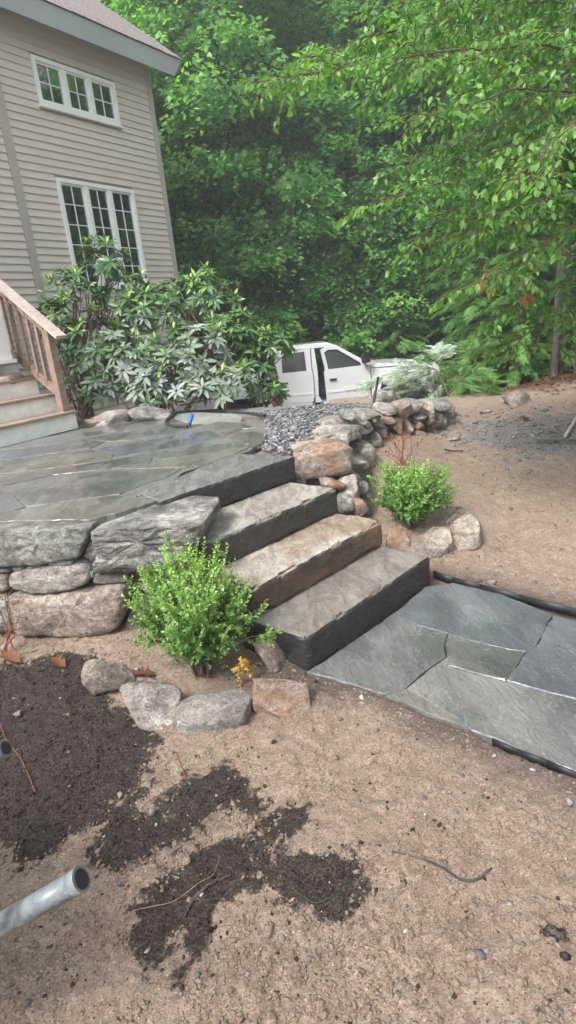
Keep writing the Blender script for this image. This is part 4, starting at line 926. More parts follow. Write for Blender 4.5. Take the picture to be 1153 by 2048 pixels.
# wheelbarrow whose two handles reach into the picture at the left
ha = CAM + ray(160, 1760) * .93; hb = CAM + ray(-2, 1853) * .955; hd = (hb - ha) / np.linalg.norm(hb - ha)
ha2 = CAM + ray(10, 1497) * 1.36
WB = empty('wheelbarrow', (ha[0] - 1.0, ha[1] + .15, 0)); tag(WB, 'wheelbarrow with scuffed grey tubular handles poking in at the lower left', 'wheelbarrow')
off = np.array(WB.location); hl = np.array([hd[0], hd[1], 0]); hl /= np.linalg.norm(hl)
def wb_handle(s):
    P = [s, s + hd * .16, s + hd * .17 + hl * .1 + [0, 0, -.02], s + hl * .8 + [0, 0, -.12], s + hl * 1.35 + [0, 0, -.3]]
    P = np.array(P) - off; mb = MB(); mb.tube(P[:2], .0185, 20); mb.tube(P[1:], [.0185, .0175, .0175, .0175], 16); return link('handle', mb.mesh('handle', M['metal'], True), WB)
wb_handle(ha); wb_handle(ha2)
for s in (ha, ha2):
    q = s - off; mb = MB(); mb.tube([q - hd * .003, q + hd * .010], [.0202, .0202], 24); link('handle_collar', mb.mesh('handle_collar', M['metal']), WB)
    mb = MB(); mb.tube([q - hd * .0045, q - hd * .002], [.0155, .0155], 20); link('bore_shade', mb.mesh('bore_shade', M['truckdark']), WB)  # black disc over the tube end paints in the shade of its hollow
side = ha2 - ha; side[2] = 0; c0 = (ha + ha2) / 2 - off; mb = MB()
A = [c0 + hl * t + side * w + [0, 0, h - c0[2]] for t, w, h in ((.55, -.62, .82), (.55, .62, .82), (1.5, .55, .82), (1.5, -.55, .82), (.75, -.4, .45), (.75, .4, .45), (1.3, .3, .42), (1.3, -.3, .42))]
mb.add(A, [(4, 5, 6, 7), (0, 4, 7, 3), (1, 2, 6, 5), (0, 1, 5, 4), (3, 7, 6, 2)]); link('tray', mb.mesh('tray', M['rust']), WB)
wc = c0 + hl * 1.6; wc[2] = .2; ax = side / np.linalg.norm(side); up_ = np.array([0, 0, 1.0])
ring = [wc + .165 * (math.cos(t) * hl + math.sin(t) * up_) for t in np.linspace(0, 2 * pi, 25)]
mb = MB(); mb.tube(ring, .04, 8, False); mb.tube([wc - ax * .1, wc + ax * .1], .02, 8); link('wheel', mb.mesh('wheel', M['tyre'], True), WB)
for s in (-.42, .42):
    mb = MB(); q = c0 + hl * .75 + side * s; mb.tube([[q[0], q[1], .45], [q[0], q[1], .012], [q[0] + hl[0] * .2, q[1] + hl[1] * .2, .012], [q[0] + hl[0] * .2, q[1] + hl[1] * .2, .45]], .012, 6); link('leg', mb.mesh('leg', M['metal']), WB)

# twigs and roots on the ground
def ground_twig(name, px, rads, mt, lab, cat='twig', lift=.004):
    def zf(a, b):
        p = on_ground(a, b); p[2] = gz(p[0], p[1]) + lift; return p
    P = curve_px(px, zf, 36); P[:, 2] = np.maximum(P[:, 2], gz(P[:, 0], P[:, 1]) + lift * .5)
    P += np.random.default_rng(len(px)).normal(size=P.shape) * rads[0] * .3
    V, Fc = tube(P, np.interp(np.linspace(0, 1, 36), np.linspace(0, 1, len(rads)), rads), 6)
    o = link(name, MB().add(V - P.mean(0), Fc).mesh(name, M[mt], True), None, P.mean(0)); return tag(o, lab, cat)
ground_twig('twig', [(240, 1872), (268, 1830), (300, 1822), (350, 1808), (400, 1775), (428, 1755), (442, 1718)], [.0008, .0014, .0013, .0009], 'stem', 'long thin pale twig lying across the compost', lift=.012)
ground_twig('twig', [(372, 1835), (385, 1805), (420, 1780), (462, 1750)], [.005, .006, .004], 'bark', 'short dark brown stick beside the pale twig')
ground_twig('root', [(785, 1713), (840, 1722), (885, 1738), (918, 1760), (950, 1762), (975, 1745), (985, 1738)], [.002, .004, .0045, .003], 'bark', 'dark curved root lying on the sand at lower right', 'root')
ground_twig('root', [(-2, 1440), (15, 1490), (40, 1520), (60, 1560), (75, 1600)], [.0015, .002, .0015], 'redtwig', 'thin reddish root on the compost near the left edge', 'root', .01)
ground_twig('root', [(352, 1505), (362, 1530), (374, 1562)], [.0018, .0018], 'redtwig', 'short reddish root standing in the sand below the pale wedge boulder', 'root', .008)
ground_twig('grass_blade', [(590, 1800), (620, 1812), (640, 1815), (665, 1808), (690, 1800)], [.0012, .002, .001], 'grass', 'bright green grass blade lying on the compost', 'grass blade', .02)
ground_twig('twig', [(925, 905), (905, 906), (890, 904)], [.005, .008], 'bark', 'dark scrap of bark on the sand behind the right-hand shrub', 'twig', .01)
ground_twig('root', [(1095, 1870), (1110, 1882), (1135, 1888)], [.008, .012, .006], 'bark', 'dark clump of root near the lower right edge', 'root', .004)
pole0 = aty(742, 806, 6.7); pole1 = aty(757, 754, 6.9); V, Fc = tube([pole0 - [0, 0, .15], pole1], .014, 8)
tag(link('tool_handle', MB().add(V - pole0, Fc).mesh('tool_handle', M['truckdark'], True), None, pole0), 'thin black tool handle standing behind the stone wall in front of the pickup', 'tool handle')

# ------------------------------------------------------------------ pickup
TY = 14.0; TR = empty('pickup_truck', (1.0, TY, -.84), rad(0)); tag(TR, 'white crew cab pickup with its front door ajar parked before the woods', 'pickup truck')
def tz(z): return z + .84                                    # world height -> local
X0, X1 = -1.02, 1.14                                        # cab rear and door front in local x
GR = tz(-.30)
def sub(name, mb, mat, parent=TR, smooth=False): return link(name, mb.mesh(name, M[mat], smooth), parent)
y_ = 0.0
# body sides (near and far), hood, bed
low = [(-3.05, GR + .12), (X1 + .1, GR), (X1 + .18, GR + .02)]
mb = MB()
mb.prism_y([(-1.05, GR - .02), (1.2, GR - .06), (1.2, GR + .1), (-1.05, GR + .1)], .03, 1.87)                     # rockers / floor
mb.prism_y([(1.24, GR + .3), (1.2, tz(.53)), (1.45, tz(.56)), (2.55, tz(.46)), (2.62, tz(.3)), (2.66, GR + .25), (2.45, GR + .2), (2.35, GR + .42), (2.15, GR + .55), (1.75, GR + .55), (1.5, GR + .42), (1.4, GR + .1), (1.2, GR - .03)], .0, 1.9)
sub('body', mb, 'truck')
mb = MB(); mb.prism_y([(-3.05, GR + .2), (-3.05, tz(.70)), (-1.10, tz(.70)), (-1.10, GR + .05), (-1.45, GR + .05), (-1.5, GR + .38), (-1.72, GR + .55), (-2.12, GR + .55), (-2.34, GR + .38), (-2.4, GR + .12)], .02, .10)
mb.prism_y([(-3.05, GR + .2), (-3.05, tz(.70)), (-1.10, tz(.70)), (-1.10, GR + .05)], 1.8, 1.88); mb.box(-3.05, -1.1, .1, 1.8, GR + .35, GR + .4).box(-1.16, -1.1, .1, 1.8, GR + .3, tz(.7)).box(-3.05, -3.0, .1, 1.8, GR + .3, tz(.68))
sub('truck_bed', mb, 'truck')
roofp = [(-.98, tz(.62)), (-.93, tz(.92)), (-.86, tz(1.06)), (-.6, tz(1.115)), (-.1, tz(1.125)), (.3, tz(1.10)), (.5, tz(1.05)), (1.2, tz(.60)), (1.12, tz(.58)), (.47, tz(.985)), (.2, tz(1.035)), (-.55, tz(1.045)), (-.8, tz(1.0)), (-.86, tz(.62))]
mb = MB(); mb.prism_y(roofp, .06, .12).prism_y(roofp, 1.78, 1.84)
mb.add([(-.86, .12, tz(1.06)), (.5, .12, tz(1.05)), (.5, 1.78, tz(1.05)), (-.86, 1.78, tz(1.06)), (-.6, .3, tz(1.14)), (.3, .3, tz(1.13)), (.3, 1.6, tz(1.13)), (-.6, 1.6, tz(1.14))], [(4, 5, 6, 7), (0, 1, 5, 4), (1, 2, 6, 5), (2, 3, 7, 6), (3, 0, 4, 7)])
mb.box(-.98, -.9, .12, 1.78, tz(.2), tz(.62)); sub('cab_roof', mb, 'truck')
sub('windshield', MB().add([(.5, .14, tz(1.05)), (1.2, .14, tz(.58)), (1.2, 1.76, tz(.58)), (.5, 1.76, tz(1.05))], [(0, 1, 2, 3)]), 'carglass')
sub('rear_glass', MB().box(-.95, -.94, .2, 1.7, tz(.62), tz(1.0)), 'carglass')
# rear door
def door(name, outline, win, loc, rz, hx):
    mb = MB(); k = len(outline)
    lower = outline; mb.prism_y(lower, 0, .06)
    d = link(name, mb.mesh(name, M['truck']), TR, loc, (0, 0, rz))
    if len(win[0]) < len(win[1]): raise ValueError('window outlines differ')
    fr = MB(); n = len(win[0])
    V = [(x, .005, z) for x, z in win[0]] + [(x, .005, z) for x, z in win[1]] + [(x, .055, z) for x, z in win[0]] + [(x, .055, z) for x, z in win[1]]
    fr.add(V, [(i, (i + 1) % n, n + (i + 1) % n, n + i) for i in range(n)] + [(2 * n + i, 3 * n + i, 3 * n + (i + 1) % n, 2 * n + (i + 1) % n) for i in range(n)] + [(n + i, n + (i + 1) % n, 3 * n + (i + 1) % n, 3 * n + i) for i in range(n)] + [(i, 2 * n + i, 2 * n + (i + 1) % n, (i + 1) % n) for i in range(n)])
    link('window_frame', fr.mesh('window_frame', M['truck']), d)
    gl = MB(); gl.add([(x, .03, z) for x, z in win[1]], [tuple(range(n))]); link('window_glass', gl.mesh('window_glass', M['carglass']), d)
    sg = MB(); sg.add([(x + (.012 if i < 0 else 0), .002, z) for i, (x, z) in enumerate(win[1])] + [(c_[0] * .96 + .04 * np.mean([q[0] for q in win[1]]), .002, c_[1] * .96 + .04 * np.mean([q[1] for q in win[1]])) for c_ in win[1]], [(i, (i + 1) % n, n + (i + 1) % n, n + i) for i in range(n)])
    link('window_seal', sg.mesh('window_seal', M['truckdark']), d)
    link('handle', MB().box(hx, hx + .17, -.035, -.012, tz(.30), tz(.335)).box(hx + .01, hx + .03, -.02, .0, tz(.30), tz(.335)).box(hx + .14, hx + .16, -.02, 0, tz(.30), tz(.335)).mesh('handle', M['truckdark']), d)
    return d
wr = ([(-.97, tz(.50)), (-.95, tz(.85)), (-.86, tz(.99)), (-.12, tz(1.05)), (-.12, tz(.50))], [(-.80, tz(.555)), (-.79, tz(.90)), (-.72, tz(.965)), (-.26, tz(.985)), (-.24, tz(.555))])
door('rear_door', [(-1.0, GR + .06), (-1.02, tz(.52)), (-.10, tz(.52)), (-.10, GR + .5), (-.12, GR + .2), (-.2, GR + .04)], wr, (0, -.01, 0), 0, -.87)
wf = ([(-.97, tz(.50)), (-1.05, tz(1.0)), (-.9, tz(1.06)), (-.68, tz(1.04)), (.0, tz(.60)), (.06, tz(.50))], [(-.90, tz(.555)), (-.97, tz(.93)), (-.88, tz(.985)), (-.66, tz(.97)), (-.13, tz(.62)), (-.10, tz(.555))])
fd = door('front_door', [(-.98, GR + .12), (-1.0, tz(.52)), (.06, tz(.52)), (.10, tz(.3)), (.08, GR + .06), (-.86, GR + .0)], wf, (1.13, -.012, 0), rad(13), -.90)
bt = bpy.data.objects.new('lettering', bpy.data.curves.new('lettering', 'FONT')); bt.data.body = 'SILVERADO'; bt.data.size = .075; bt.data.extrude = .004
bme = bpy.data.meshes.new_from_object(bt); bpy.data.objects.remove(bt); bme.materials.append(M['truckdark']); link('badge', bme, fd, (-.33, -.004, tz(-.035)), (pi / 2, 0, 0))
mr = MB(); mr.prism_y([(-.1, tz(.6)), (-.13, tz(.75)), (-.07, tz(.83)), (.03, tz(.80)), (.05, tz(.62))], -.2, -.06); link('mirror', mr.mesh('mirror', M['truckdark']), fd)
# interior seen through the gap
sub('interior', MB().box(-.9, 1.1, .5, 1.75, GR + .1, GR + .16).box(-.2, .35, .6, 1.2, GR + .2, GR + .42).prism_y([(-.22, GR + .4), (-.32, tz(.7)), (-.18, tz(.74)), (-.05, GR + .42)], .6, 1.2).box(.75, 1.15, .12, 1.75, tz(.3), tz(.55)), 'trimgrey')
sub('door_jamb', MB().prism_y([(-.10, GR), (-.10, tz(1.03)), (-.02, tz(1.03)), (.02, tz(.5)), (.0, GR + .25), (.12, GR + .03), (1.15, GR - .02), (1.15, GR - .06), (-.05, GR - .06)], .03, .12), 'truck')
for nm, b in (('bumper', (2.62, 2.74, .05, 1.85, GR + .05, GR + .32)), ('grille', (2.6, 2.67, .35, 1.55, GR + .35, tz(.32)))): sub(nm, MB().box(*b), 'chrome' if nm == 'bumper' else 'truckdark')
for yy in (.02, 1.62): sub('headlight', MB().box(2.5, 2.66, yy, yy + .26, tz(.1), tz(.36)), 'carglass')
sub('taillight', MB().box(-3.07, -2.98, .0, .12, tz(.1), tz(.6)), 'redtwig')
for xx in (-1.92, 1.95):
    for yy in (.06, 1.62):
        w = MB(); cz = .39; yy = yy - .055 if yy < 1 else yy; w.tube([(xx, yy, cz), (xx, yy + .24, cz)], .38, 28); wh = sub('wheel', w, 'tyre')
        w = MB(); w.tube([(xx, yy - .006, cz), (xx, yy + .246, cz)], .23, 24); link('rim', w.mesh('rim', M['chrome']), wh)
for nm, q in (('door_seam', [(-.115, GR + .05), (-.10, GR + .5), (-.10, tz(.52))]), ('door_seam', [(-1.03, GR + .05), (-1.045, tz(.52)), (-.97, tz(.9))]), ('fender_seam', [(1.235, GR + .02), (1.25, tz(.3)), (1.235, tz(.53))]), ('hood_seam', [(1.25, tz(.47)), (1.9, tz(.455)), (2.5, tz(.38))])):
    w = MB(); w.tube([(a, -.003, b) for a, b in q], .008, 5); sub(nm, w, 'truckdark')
for hx_, L_, o_ in ((-1.0, .9, [x for x in bpy.data.objects if x.name.startswith('rear_door')][0]), (-.97, 1.03, fd)):
    w = MB(); w.prism_y([(hx_, tz(.02)), (hx_ + L_, tz(.0)), (hx_ + L_, tz(.035)), (hx_, tz(.055))], -.022, 0); w.prism_y([(hx_ + .02, GR + .16), (hx_ + L_ - .04, GR + .13), (hx_ + L_, tz(.0)), (hx_, tz(.02))], -.012, 0); link('door_crease', w.mesh('door_crease', M['truck']), o_)
w = MB(); w.prism_y([(1.5, GR - .02), (1.46, GR + .2), (1.55, GR + .44), (1.78, GR + .57), (2.13, GR + .57), (2.36, GR + .44), (2.46, GR + .2), (2.44, GR - .02)], .012, .06); sub('wheel_well', w, 'truckdark')
sub('running_board', MB().box(-1.0, 1.1, -.06, .06, GR - .08, GR - .045), 'truckdark')
c = aty(548, 768, 13.6); V, Fc = tube([c - [0, 0, .42], c + [0, 0, .1]], .022, 8); tag(link('shovel_shaft', MB().add(V - c, Fc).add(*tube([np.array([0, 0, .09]), np.array([0, 0, .24])], .024, 8)).mesh('shovel_shaft', M['orange'], True), None, c), 'orange tool shaft leaning at the back of the pickup cab', 'tool handle')
# ------------------------------------------------------------------ foliage tools
def tpl(V, F): return np.array(V, float), np.array(F)
T_DIA = tpl([(0, 0, 0), (.42, .5, .07), (1, 0, -.04), (.42, -.5, .07)], [(0, 2, 1), (0, 3, 2)])
T_MAP = tpl([(0, 0, 0), (.25, .5, .05), (.62, .30, .02), (1, 0, -.08), (.62, -.30, .02), (.25, -.5, .05)], [(0, 2, 1), (0, 3, 2), (0, 4, 3), (0, 5, 4)])
T_OV = tpl([(0, 0, 0), (.3, 0, -.03), (.65, 0, -.045), (1, 0, -.15), (.2, .38, .02), (.48, .5, .02), (.78, .3, -.06), (.2, -.38, .02), (.48, -.5, .02), (.78, -.3, -.06)],
           [(0, 1, 4), (1, 5, 4), (1, 2, 5), (2, 6, 5), (2, 3, 6), (0, 7, 1), (1, 7, 8), (1, 8, 2), (2, 8, 9), (2, 9, 3)])
fv, ff = [(0, .012, 0), (0, -.012, 0), (1, 0, -.12)], [(0, 1, 2)]
for k in range(12):
    u = .04 + k * .078; w = .36 * (1 - u) ** .7 * (1 if k % 2 else .72) + .06; dz = -.12 * u
    for s in (1, -1):
        b = len(fv); fv += [(u - .018, 0, dz), (u + .02, 0, dz), (u + .3 * (w + .2), s * w, dz - .05), (u + .3 * (w + .2) - .03, s * w * .95, dz - .06)]
        ff += [(b, b + 1, b + 2), (b, b + 2, b + 3)] if s > 0 else [(b, b + 2, b + 1), (b, b + 3, b + 2)]
T_FROND = tpl(fv, ff)
def unit(a): return a / (np.linalg.norm(a, axis=-1, keepdims=True) + 1e-9)
def inst(T, P, A, N, L, W):
    TV, TF = T; A = unit(A); S = unit(np.cross(N, A)); N = np.cross(A, S); L = np.asarray(L)[:, None, None]; W = np.asarray(W)[:, None, None]
    V = P[:, None] + A[:, None] * TV[None, :, 0:1] * L + S[:, None] * TV[None, :, 1:2] * W + N[:, None] * TV[None, :, 2:3] * L
    return V.reshape(-1, 3), (TF[None] + (np.arange(len(P)) * len(TV))[:, None, None]).reshape(-1, 3)
def fol_mesh(name, T, P, A, N, L, W, mat, tint, dust=None):
    V, Fc = inst(T, P, A, N, L, W); k = len(T[0]); at = {'tint': np.repeat(np.clip(tint, 0, 1), k)}
    if dust is not None: at['dust'] = np.repeat(np.clip(dust, 0, 1), k)
    return mesh_np(name, V, Fc, mat, False, at)
def proj(P):
    d = P - CAM; w = d @ FW; return 576.5 + F_PX * (d @ RT) / w, 1024 - F_PX * (d @ UP) / w, w
def leaf_objects(root, T, P, A, N, L, W, mat, tint, dust, pick, vals=3):
    """the picked leaves become single objects (shared meshes); returns the mask of those left"""
    off = np.array(root.location); A = unit(A); S = unit(np.cross(N, A)); Nn = np.cross(A, S); cache = {}
    for i in pick:
        key = (min(vals - 1, int(tint[i] * vals)), 0 if dust is None else min(vals - 1, int(dust[i] * vals)))
        if key not in cache:
            at = {'tint': np.full(len(T[0]), (key[0] + .5) / vals)}
            if dust is not None: at['dust'] = np.full(len(T[0]), key[1] / (vals - 1))
            cache[key] = mesh_np('leaf', T[0], T[1], mat, False, at)
        o = bpy.data.objects.new('leaf', cache[key]); col.objects.link(o); o.parent = root; mt = Matrix.Identity(4)
        for q in range(3): mt[q][0], mt[q][1], mt[q][2], mt[q][3] = A[i][q] * L[i], S[i][q] * W[i], Nn[i][q] * L[i], P[i][q] - off[q]
        o.matrix_basis = mt
    left = np.ones(len(P), bool); left[list(pick)] = False; return left
def pick_big(P, n, L, rs, keep=.8):
    u, v, w = proj(P); ok = (u > 5) & (u < 1148) & (v > 5) & (v < 2043) & (rs.random(len(P)) < keep); sc = np.where(ok, L / w, -1); o = np.argsort(-sc)[:n]; return [int(i) for i in o if sc[i] > 0]

# ------------------------------------------------------------------ boxwood shrubs
def boxwood(base, cen, rad_, seed, label, shoots=120, extra=(), leafL=.0235, yellow=None):
    r = np.random.default_rng(seed); base = np.array(base); cen = np.array(cen); rad_ = np.array(rad_)
    root = empty('boxwood_shrub', base); tag(root, label, 'shrub', 'boxwood shrubs beside the steps'); st = MB(); P, A, N, Lf, ti = [], [], [], [], []
    def sprig(p, q, n, tn):
        d = unit((q - p)[None])[0]; L = np.linalg.norm(q - p); k = max(3, int(L / .0125)); ref = unit(np.cross(d, r.normal(size=3))[None])[0]; ref2 = np.cross(d, ref)
        bend = r.normal(size=3) * .06 * L
        for i in range(k):
            t = (i + .5) / k; c = p + (q - p) * t + bend * math.sin(t * pi); a = (i % 2) * pi / 2 + r.normal() * .25
            for s in (1, -1):
                o = (math.cos(a) * ref + math.sin(a) * ref2) * s; ax = d * (.55 + .5 * t) + o * 1.0 + r.normal(size=3) * .15
                P.append(c); A.append(ax); N.append(unit((d - o * .6 + r.normal(size=3) * .3)[None])[0]); Lf.append(leafL * r.uniform(.7, 1.15) * (1 - .25 * t)); ti.append(tn + .25 * t + r.normal() * .1)
    for i in range(shoots):
        while True:
            d = r.normal(size=3); d /= np.linalg.norm(d)
            if d[2] > -.55: break
        e = cen + d * rad_ * r.uniform(.6, 1.15); s0 = base + (r.normal(size=3) * [.02, .02, 0]); mid = s0 * .5 + cen * .35 + e * .15 + r.normal(size=3) * .03
        ts = np.linspace(0, 1, 8)[:, None]; C = (1 - ts) ** 2 * s0 + 2 * ts * (1 - ts) * mid + ts ** 2 * e; st.tube(C - base, np.linspace(.004, .0012, 8), 4, False)
        up = unit((C[-1] - C[-2])[None])[0]; up = unit((up * .6 + [0, 0, .55] + d * .3)[None])[0]
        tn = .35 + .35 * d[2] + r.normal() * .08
        sprig(C[5], C[5] + (e - C[5]) + up * .05, 9, tn)
        for j in range(9):
            t = r.uniform(.38, 1); c = C[0] * 0; f = t * 7; a = int(min(6, f)); c = C[a] + (C[a + 1] - C[a]) * (f - a)
            dd = unit((up * .7 + r.normal(size=3) * .55 + d * .35)[None])[0]; sprig(c, c + dd * r.uniform(.04, .085), 6, tn - .12 + .2 * t)
    for q in extra:
        q = np.array(q); s0 = cen * .5 + base * .5 + (q - cen) * .3; st.tube([s0 - base, (s0 + q) / 2 + [0, 0, .02] - base, q - base], [.003, .002, .001], 4, False); sprig(s0 * .45 + q * .55, q, 12, .75)
        for j in range(6):
            c = s0 + (q - s0) * r.uniform(.5, .9); sprig(c, c + (unit((q - s0)[None])[0] * .6 + r.normal(size=3) * .4) * .05, 5, .6)
    link('stems', st.mesh('stems', M['twig']), root)
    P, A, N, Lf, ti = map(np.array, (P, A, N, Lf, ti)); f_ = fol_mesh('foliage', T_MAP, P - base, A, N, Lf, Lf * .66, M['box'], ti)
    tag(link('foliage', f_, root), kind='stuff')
    if yellow is not None:
        P, A, N, Lf, ti = [], [], [], [], []
        for q0, q1 in yellow: 
            sprig(np.array(q0), np.array(q1), 10, .4)
            for j in range(5): c = np.array(q0) + (np.array(q1) - np.array(q0)) * r.random(); sprig(c, c + r.normal(size=3) * .03, 5, .5)
        P, A, N, Lf, ti = map(np.array, (P, A, N, Lf, ti)); o = link('yellow_sprig', fol_mesh('yellow_sprig', T_MAP, P - base, A, N, Lf, Lf * .6, M['yellow'], ti), root); tag(o, 'yellowed dry sprig', kind='stuff')
    return root
b1 = on_ground(405, 1345); Y1 = float(b1[1]); Y1c = Y1 + .02
boxwood(b1, aty(388, 1222, Y1c), (.25, .25, .285), 51, 'large bright green boxwood shrub inside the ring of boulders left of the steps', 200,
        [aty(534, 1210, Y1 - .1), aty(562, 1264, Y1 - .1), aty(552, 1275, Y1 - .06), aty(332, 1060, Y1), aty(372, 1072, Y1), aty(440, 1070, Y1), aty(455, 1088, Y1), aty(247, 1155, Y1), aty(243, 1192, Y1 - .05), aty(258, 1205, Y1), aty(268, 1285, Y1 - .05), aty(498, 1160, Y1)],
        yellow=[(aty(480, 1310, Y1 - .12), aty(516, 1372, Y1 - .14)), (aty(478, 1325, Y1 - .12), aty(480, 1362, Y1 - .13)), (aty(492, 1320, Y1 - .12), aty(505, 1350, Y1 - .12))])
b2 = on_ground(822, 1058); Y2 = float(b2[1])
boxwood(b2, aty(828, 985, Y2), (.25, .23, .21), 52, 'smaller yellow-green boxwood shrub inside the boulders right of the steps', 110,
        [aty(742, 952, Y2), aty(755, 922, Y2), aty(772, 925, Y2), aty(742, 1000, Y2), aty(898, 935, Y2), aty(905, 995, Y2), aty(830, 918, Y2)], leafL=.026)
def red_twigs(bx, by, tops, seed, label, leafy=True):
    r = np.random.default_rng(seed); b = on_ground(bx, by); root = empty('bare_shrub', b); tag(root, label, 'shrub'); mb = MB(); P = []
    for (a, c_) in tops:
        e = aty(a, c_, b[1] + r.uniform(-.1, .1)); m_ = b * .45 + e * .55 + r.normal(size=3) * .03; mb.tube([r.normal(size=3) * [.03, .03, 0], m_ - b, e - b], [.0035, .0028, .001], 4, False)
        for _ in range(4):
            s = m_ + (e - m_) * r.random(); q = s + r.normal(size=3) * [.05, .05, .04] + [0, 0, .04]; mb.tube([s - b, q - b], [.0015, .0007], 3, False); P.append(q - b)
    link('twigs', mb.mesh('twigs', M['redtwig']), root)
    if leafy:
        P = np.array([p for p in P for _ in range(2)]) + r.normal(size=(len(P) * 2, 3)) * .01; n = len(P)
        tag(link('dry_leaves', fol_mesh('dry_leaves', T_MAP, P, r.normal(size=(n, 3)), r.normal(size=(n, 3)), r.uniform(.012, .022, n), r.uniform(.008, .013, n), M['deadleaf'], r.random(n)), root), kind='stuff')
red_twigs(808, 930, [(768, 880), (780, 872), (795, 866), (803, 840), (812, 852), (822, 862), (835, 870), (842, 885), (790, 885), (770, 900), (762, 905), (828, 890)], 61, 'bare red-twigged shrub with dry leaves behind the right-hand boxwood')
red_twigs(6, 1305, [(0, 1210), (8, 1180), (14, 1185), (22, 1230), (20, 1265), (30, 1250), (-12, 1200), (-20, 1240)], 62, 'bare reddish twig shrub at the left edge in front of the retaining wall')
red_twigs(800, 905, [(800, 745 + 60), (805, 770 + 40), (760, 860)], 63, 'few thin red shoots standing against the dry stone wall', False)
# fallen brown leaves
for px, w, sd_, lab in [((22, 1325), 60, 1, 'large curled brown leaf at the foot of the bare twigs by the left edge'), ((118, 1332), 52, 2, 'orange-brown curled leaf on the soil below the retaining wall'), ((290, 1355), 46, 3, 'dark brown leaf half buried between boulder and shrub'), ((1050, 843), 26, 4, 'tan leaf lying on the sand in front of the brown boulder'), ((700, 1045), 30, 5, 'orange leaf at the foot of the right-hand boxwood'), ((1105, 888 - 18), 20, 6, 'tan leaf caught in the gravel beside the rake')]:
    r = np.random.default_rng(sd_); p = on_ground(*px); s = w * pxsize(p); nU, nV = 9, 5; V = []
    for i in range(nU):
        u = i / (nU - 1); wd = .24 * math.sin(pi * u) ** .6 * (1 + .45 * math.sin(i * 2.6))
        for j in range(nV):
            v = j / (nV - 1) - .5; V.append(((u - .5), 2 * v * wd + .03 * math.sin(u * 7), .35 * (2 * v * wd) ** 2 * 6 * (.3 + u) + .06 * math.sin(u * 5) + .02 * r.normal()))
    V = np.array(V) * s; a = r.uniform(-.6, .6) - .5; V = V @ np.array([[math.cos(a), math.sin(a), 0], [-math.sin(a), math.cos(a), 0], [0, 0, 1]])
    ii = np.arange(nU * nV).reshape(nU, nV); Fc = np.stack([ii[:-1, :-1], ii[1:, :-1], ii[1:, 1:], ii[:-1, 1:]], -1).reshape(-1, 4)
    V = V - [0, 0, V[:, 2].min()]; tag(link('fallen_leaf', mesh_np('fallen_leaf', V, Fc, M['deadleaf'], True, {'tint': np.full(len(V), r.uniform(.15, .55))}), None, (p[0], p[1], gz(p[0], p[1]) + .004)), lab, 'fallen leaf')

# ------------------------------------------------------------------ rhododendrons
def rhodo(base, lobes, label, seed, dens=1.0, dustlim=(1.1, 2.0), leaf=.155, nobj=300, dustk=1.0):
    r = np.random.default_rng(seed); base = np.array(base, float); root = empty('rhododendron', base); tag(root, label, 'rhododendron', 'rhododendrons along the house'); st = MB()
    P, A, N, L, ti, du = [], [], [], [], [], []
    for cen, R in lobes:
        cen, R = np.array(cen), np.array(R); nw = int(dens * 44 * (R[0] * R[1] + R[1] * R[2] + R[0] * R[2]) / .5) + 6
        for i in range(nw):
            while True:
                d = r.normal(size=3); d /= np.linalg.norm(d)
                if d[2] > -.5 and (d[1] < .45 or r.random() < .35): break
            c = cen + d * R * r.uniform(.7, 1.06); 
            if r.random() < .35: s0 = cen + (base + [r.normal() * .1, r.normal() * .1, 0] - cen) * r.uniform(.3, .9); st.tube([s0 - base, (s0 + c) / 2 + r.normal(size=3) * .04 - base, c - base], [.012, .008, .005], 5, False)
            up = unit((d * .7 + [0, -.12, .65] + r.normal(size=3) * .22)[None])[0]; e1 = unit(np.cross(up, r.normal(size=3))[None])[0]; e2 = np.cross(up, e1); n = int(r.integers(8, 13))
            hz = c[2]; dd = dustk * sstep(dustlim[1], dustlim[0], hz + r.normal() * .28); wl = r.uniform(.35, 1.0); young = r.random() < .2 + .3 * (dd < .3); ph = r.uniform(0, 6)
            for k in range(n):
                a = ph + k * 2.4; el = (.9 if young and k > n - 4 else r.uniform(-.25, .35)); o = math.cos(a) * e1 + math.sin(a) * e2
                ax = o * math.cos(el) + up * math.sin(el); P.append(c + ax * .012); A.append(ax); N.append(up - o * math.sin(el) * .8 + r.normal(size=3) * .12)
                L.append(leaf * r.uniform(.7, 1.15) * (.75 if young and k > n - 4 else 1)); ti.append((.8 if young and k > n - 4 else .4) + r.normal() * .16 + .15 * (d[2] > .4)); du.append(dd * wl * r.uniform(.7, 1.05))
    for q in range(5):
        cen = np.array(lobes[q % len(lobes)][0]); b0 = base + [r.normal() * .12, r.normal() * .1, 0]; st.tube([b0 - base, b0 * .5 + cen * .5 + r.normal(size=3) * .07 - base, cen - base], [.028, .022, .014], 7, False)
    link('stems', st.mesh('stems', M['stem']), root)
    P, A, N, L, ti, du = map(np.array, (P, A, N, L, ti, du)); ti = np.clip(ti, 0, 1); du = np.clip(du, 0, 1)
    pk = pick_big(P, nobj, L, r, .75); left = leaf_objects(root, T_OV, P, A, N, L, L * .33, M['rhodo'], ti, du, pk)
    tag(link('foliage', fol_mesh('foliage', T_OV, P[left] - base, A[left], N[left], L[left], L[left] * .33, M['rhodo'], ti[left], du[left]), root), kind='stuff')
    print('rhodo', len(P)); return root
def lob(x, y, Y, rx, rz, ry=None):
    c = aty(x, y, Y); s = pxsize(c); return (c, (rx * s, (ry or rx * .7) * s, rz * s))
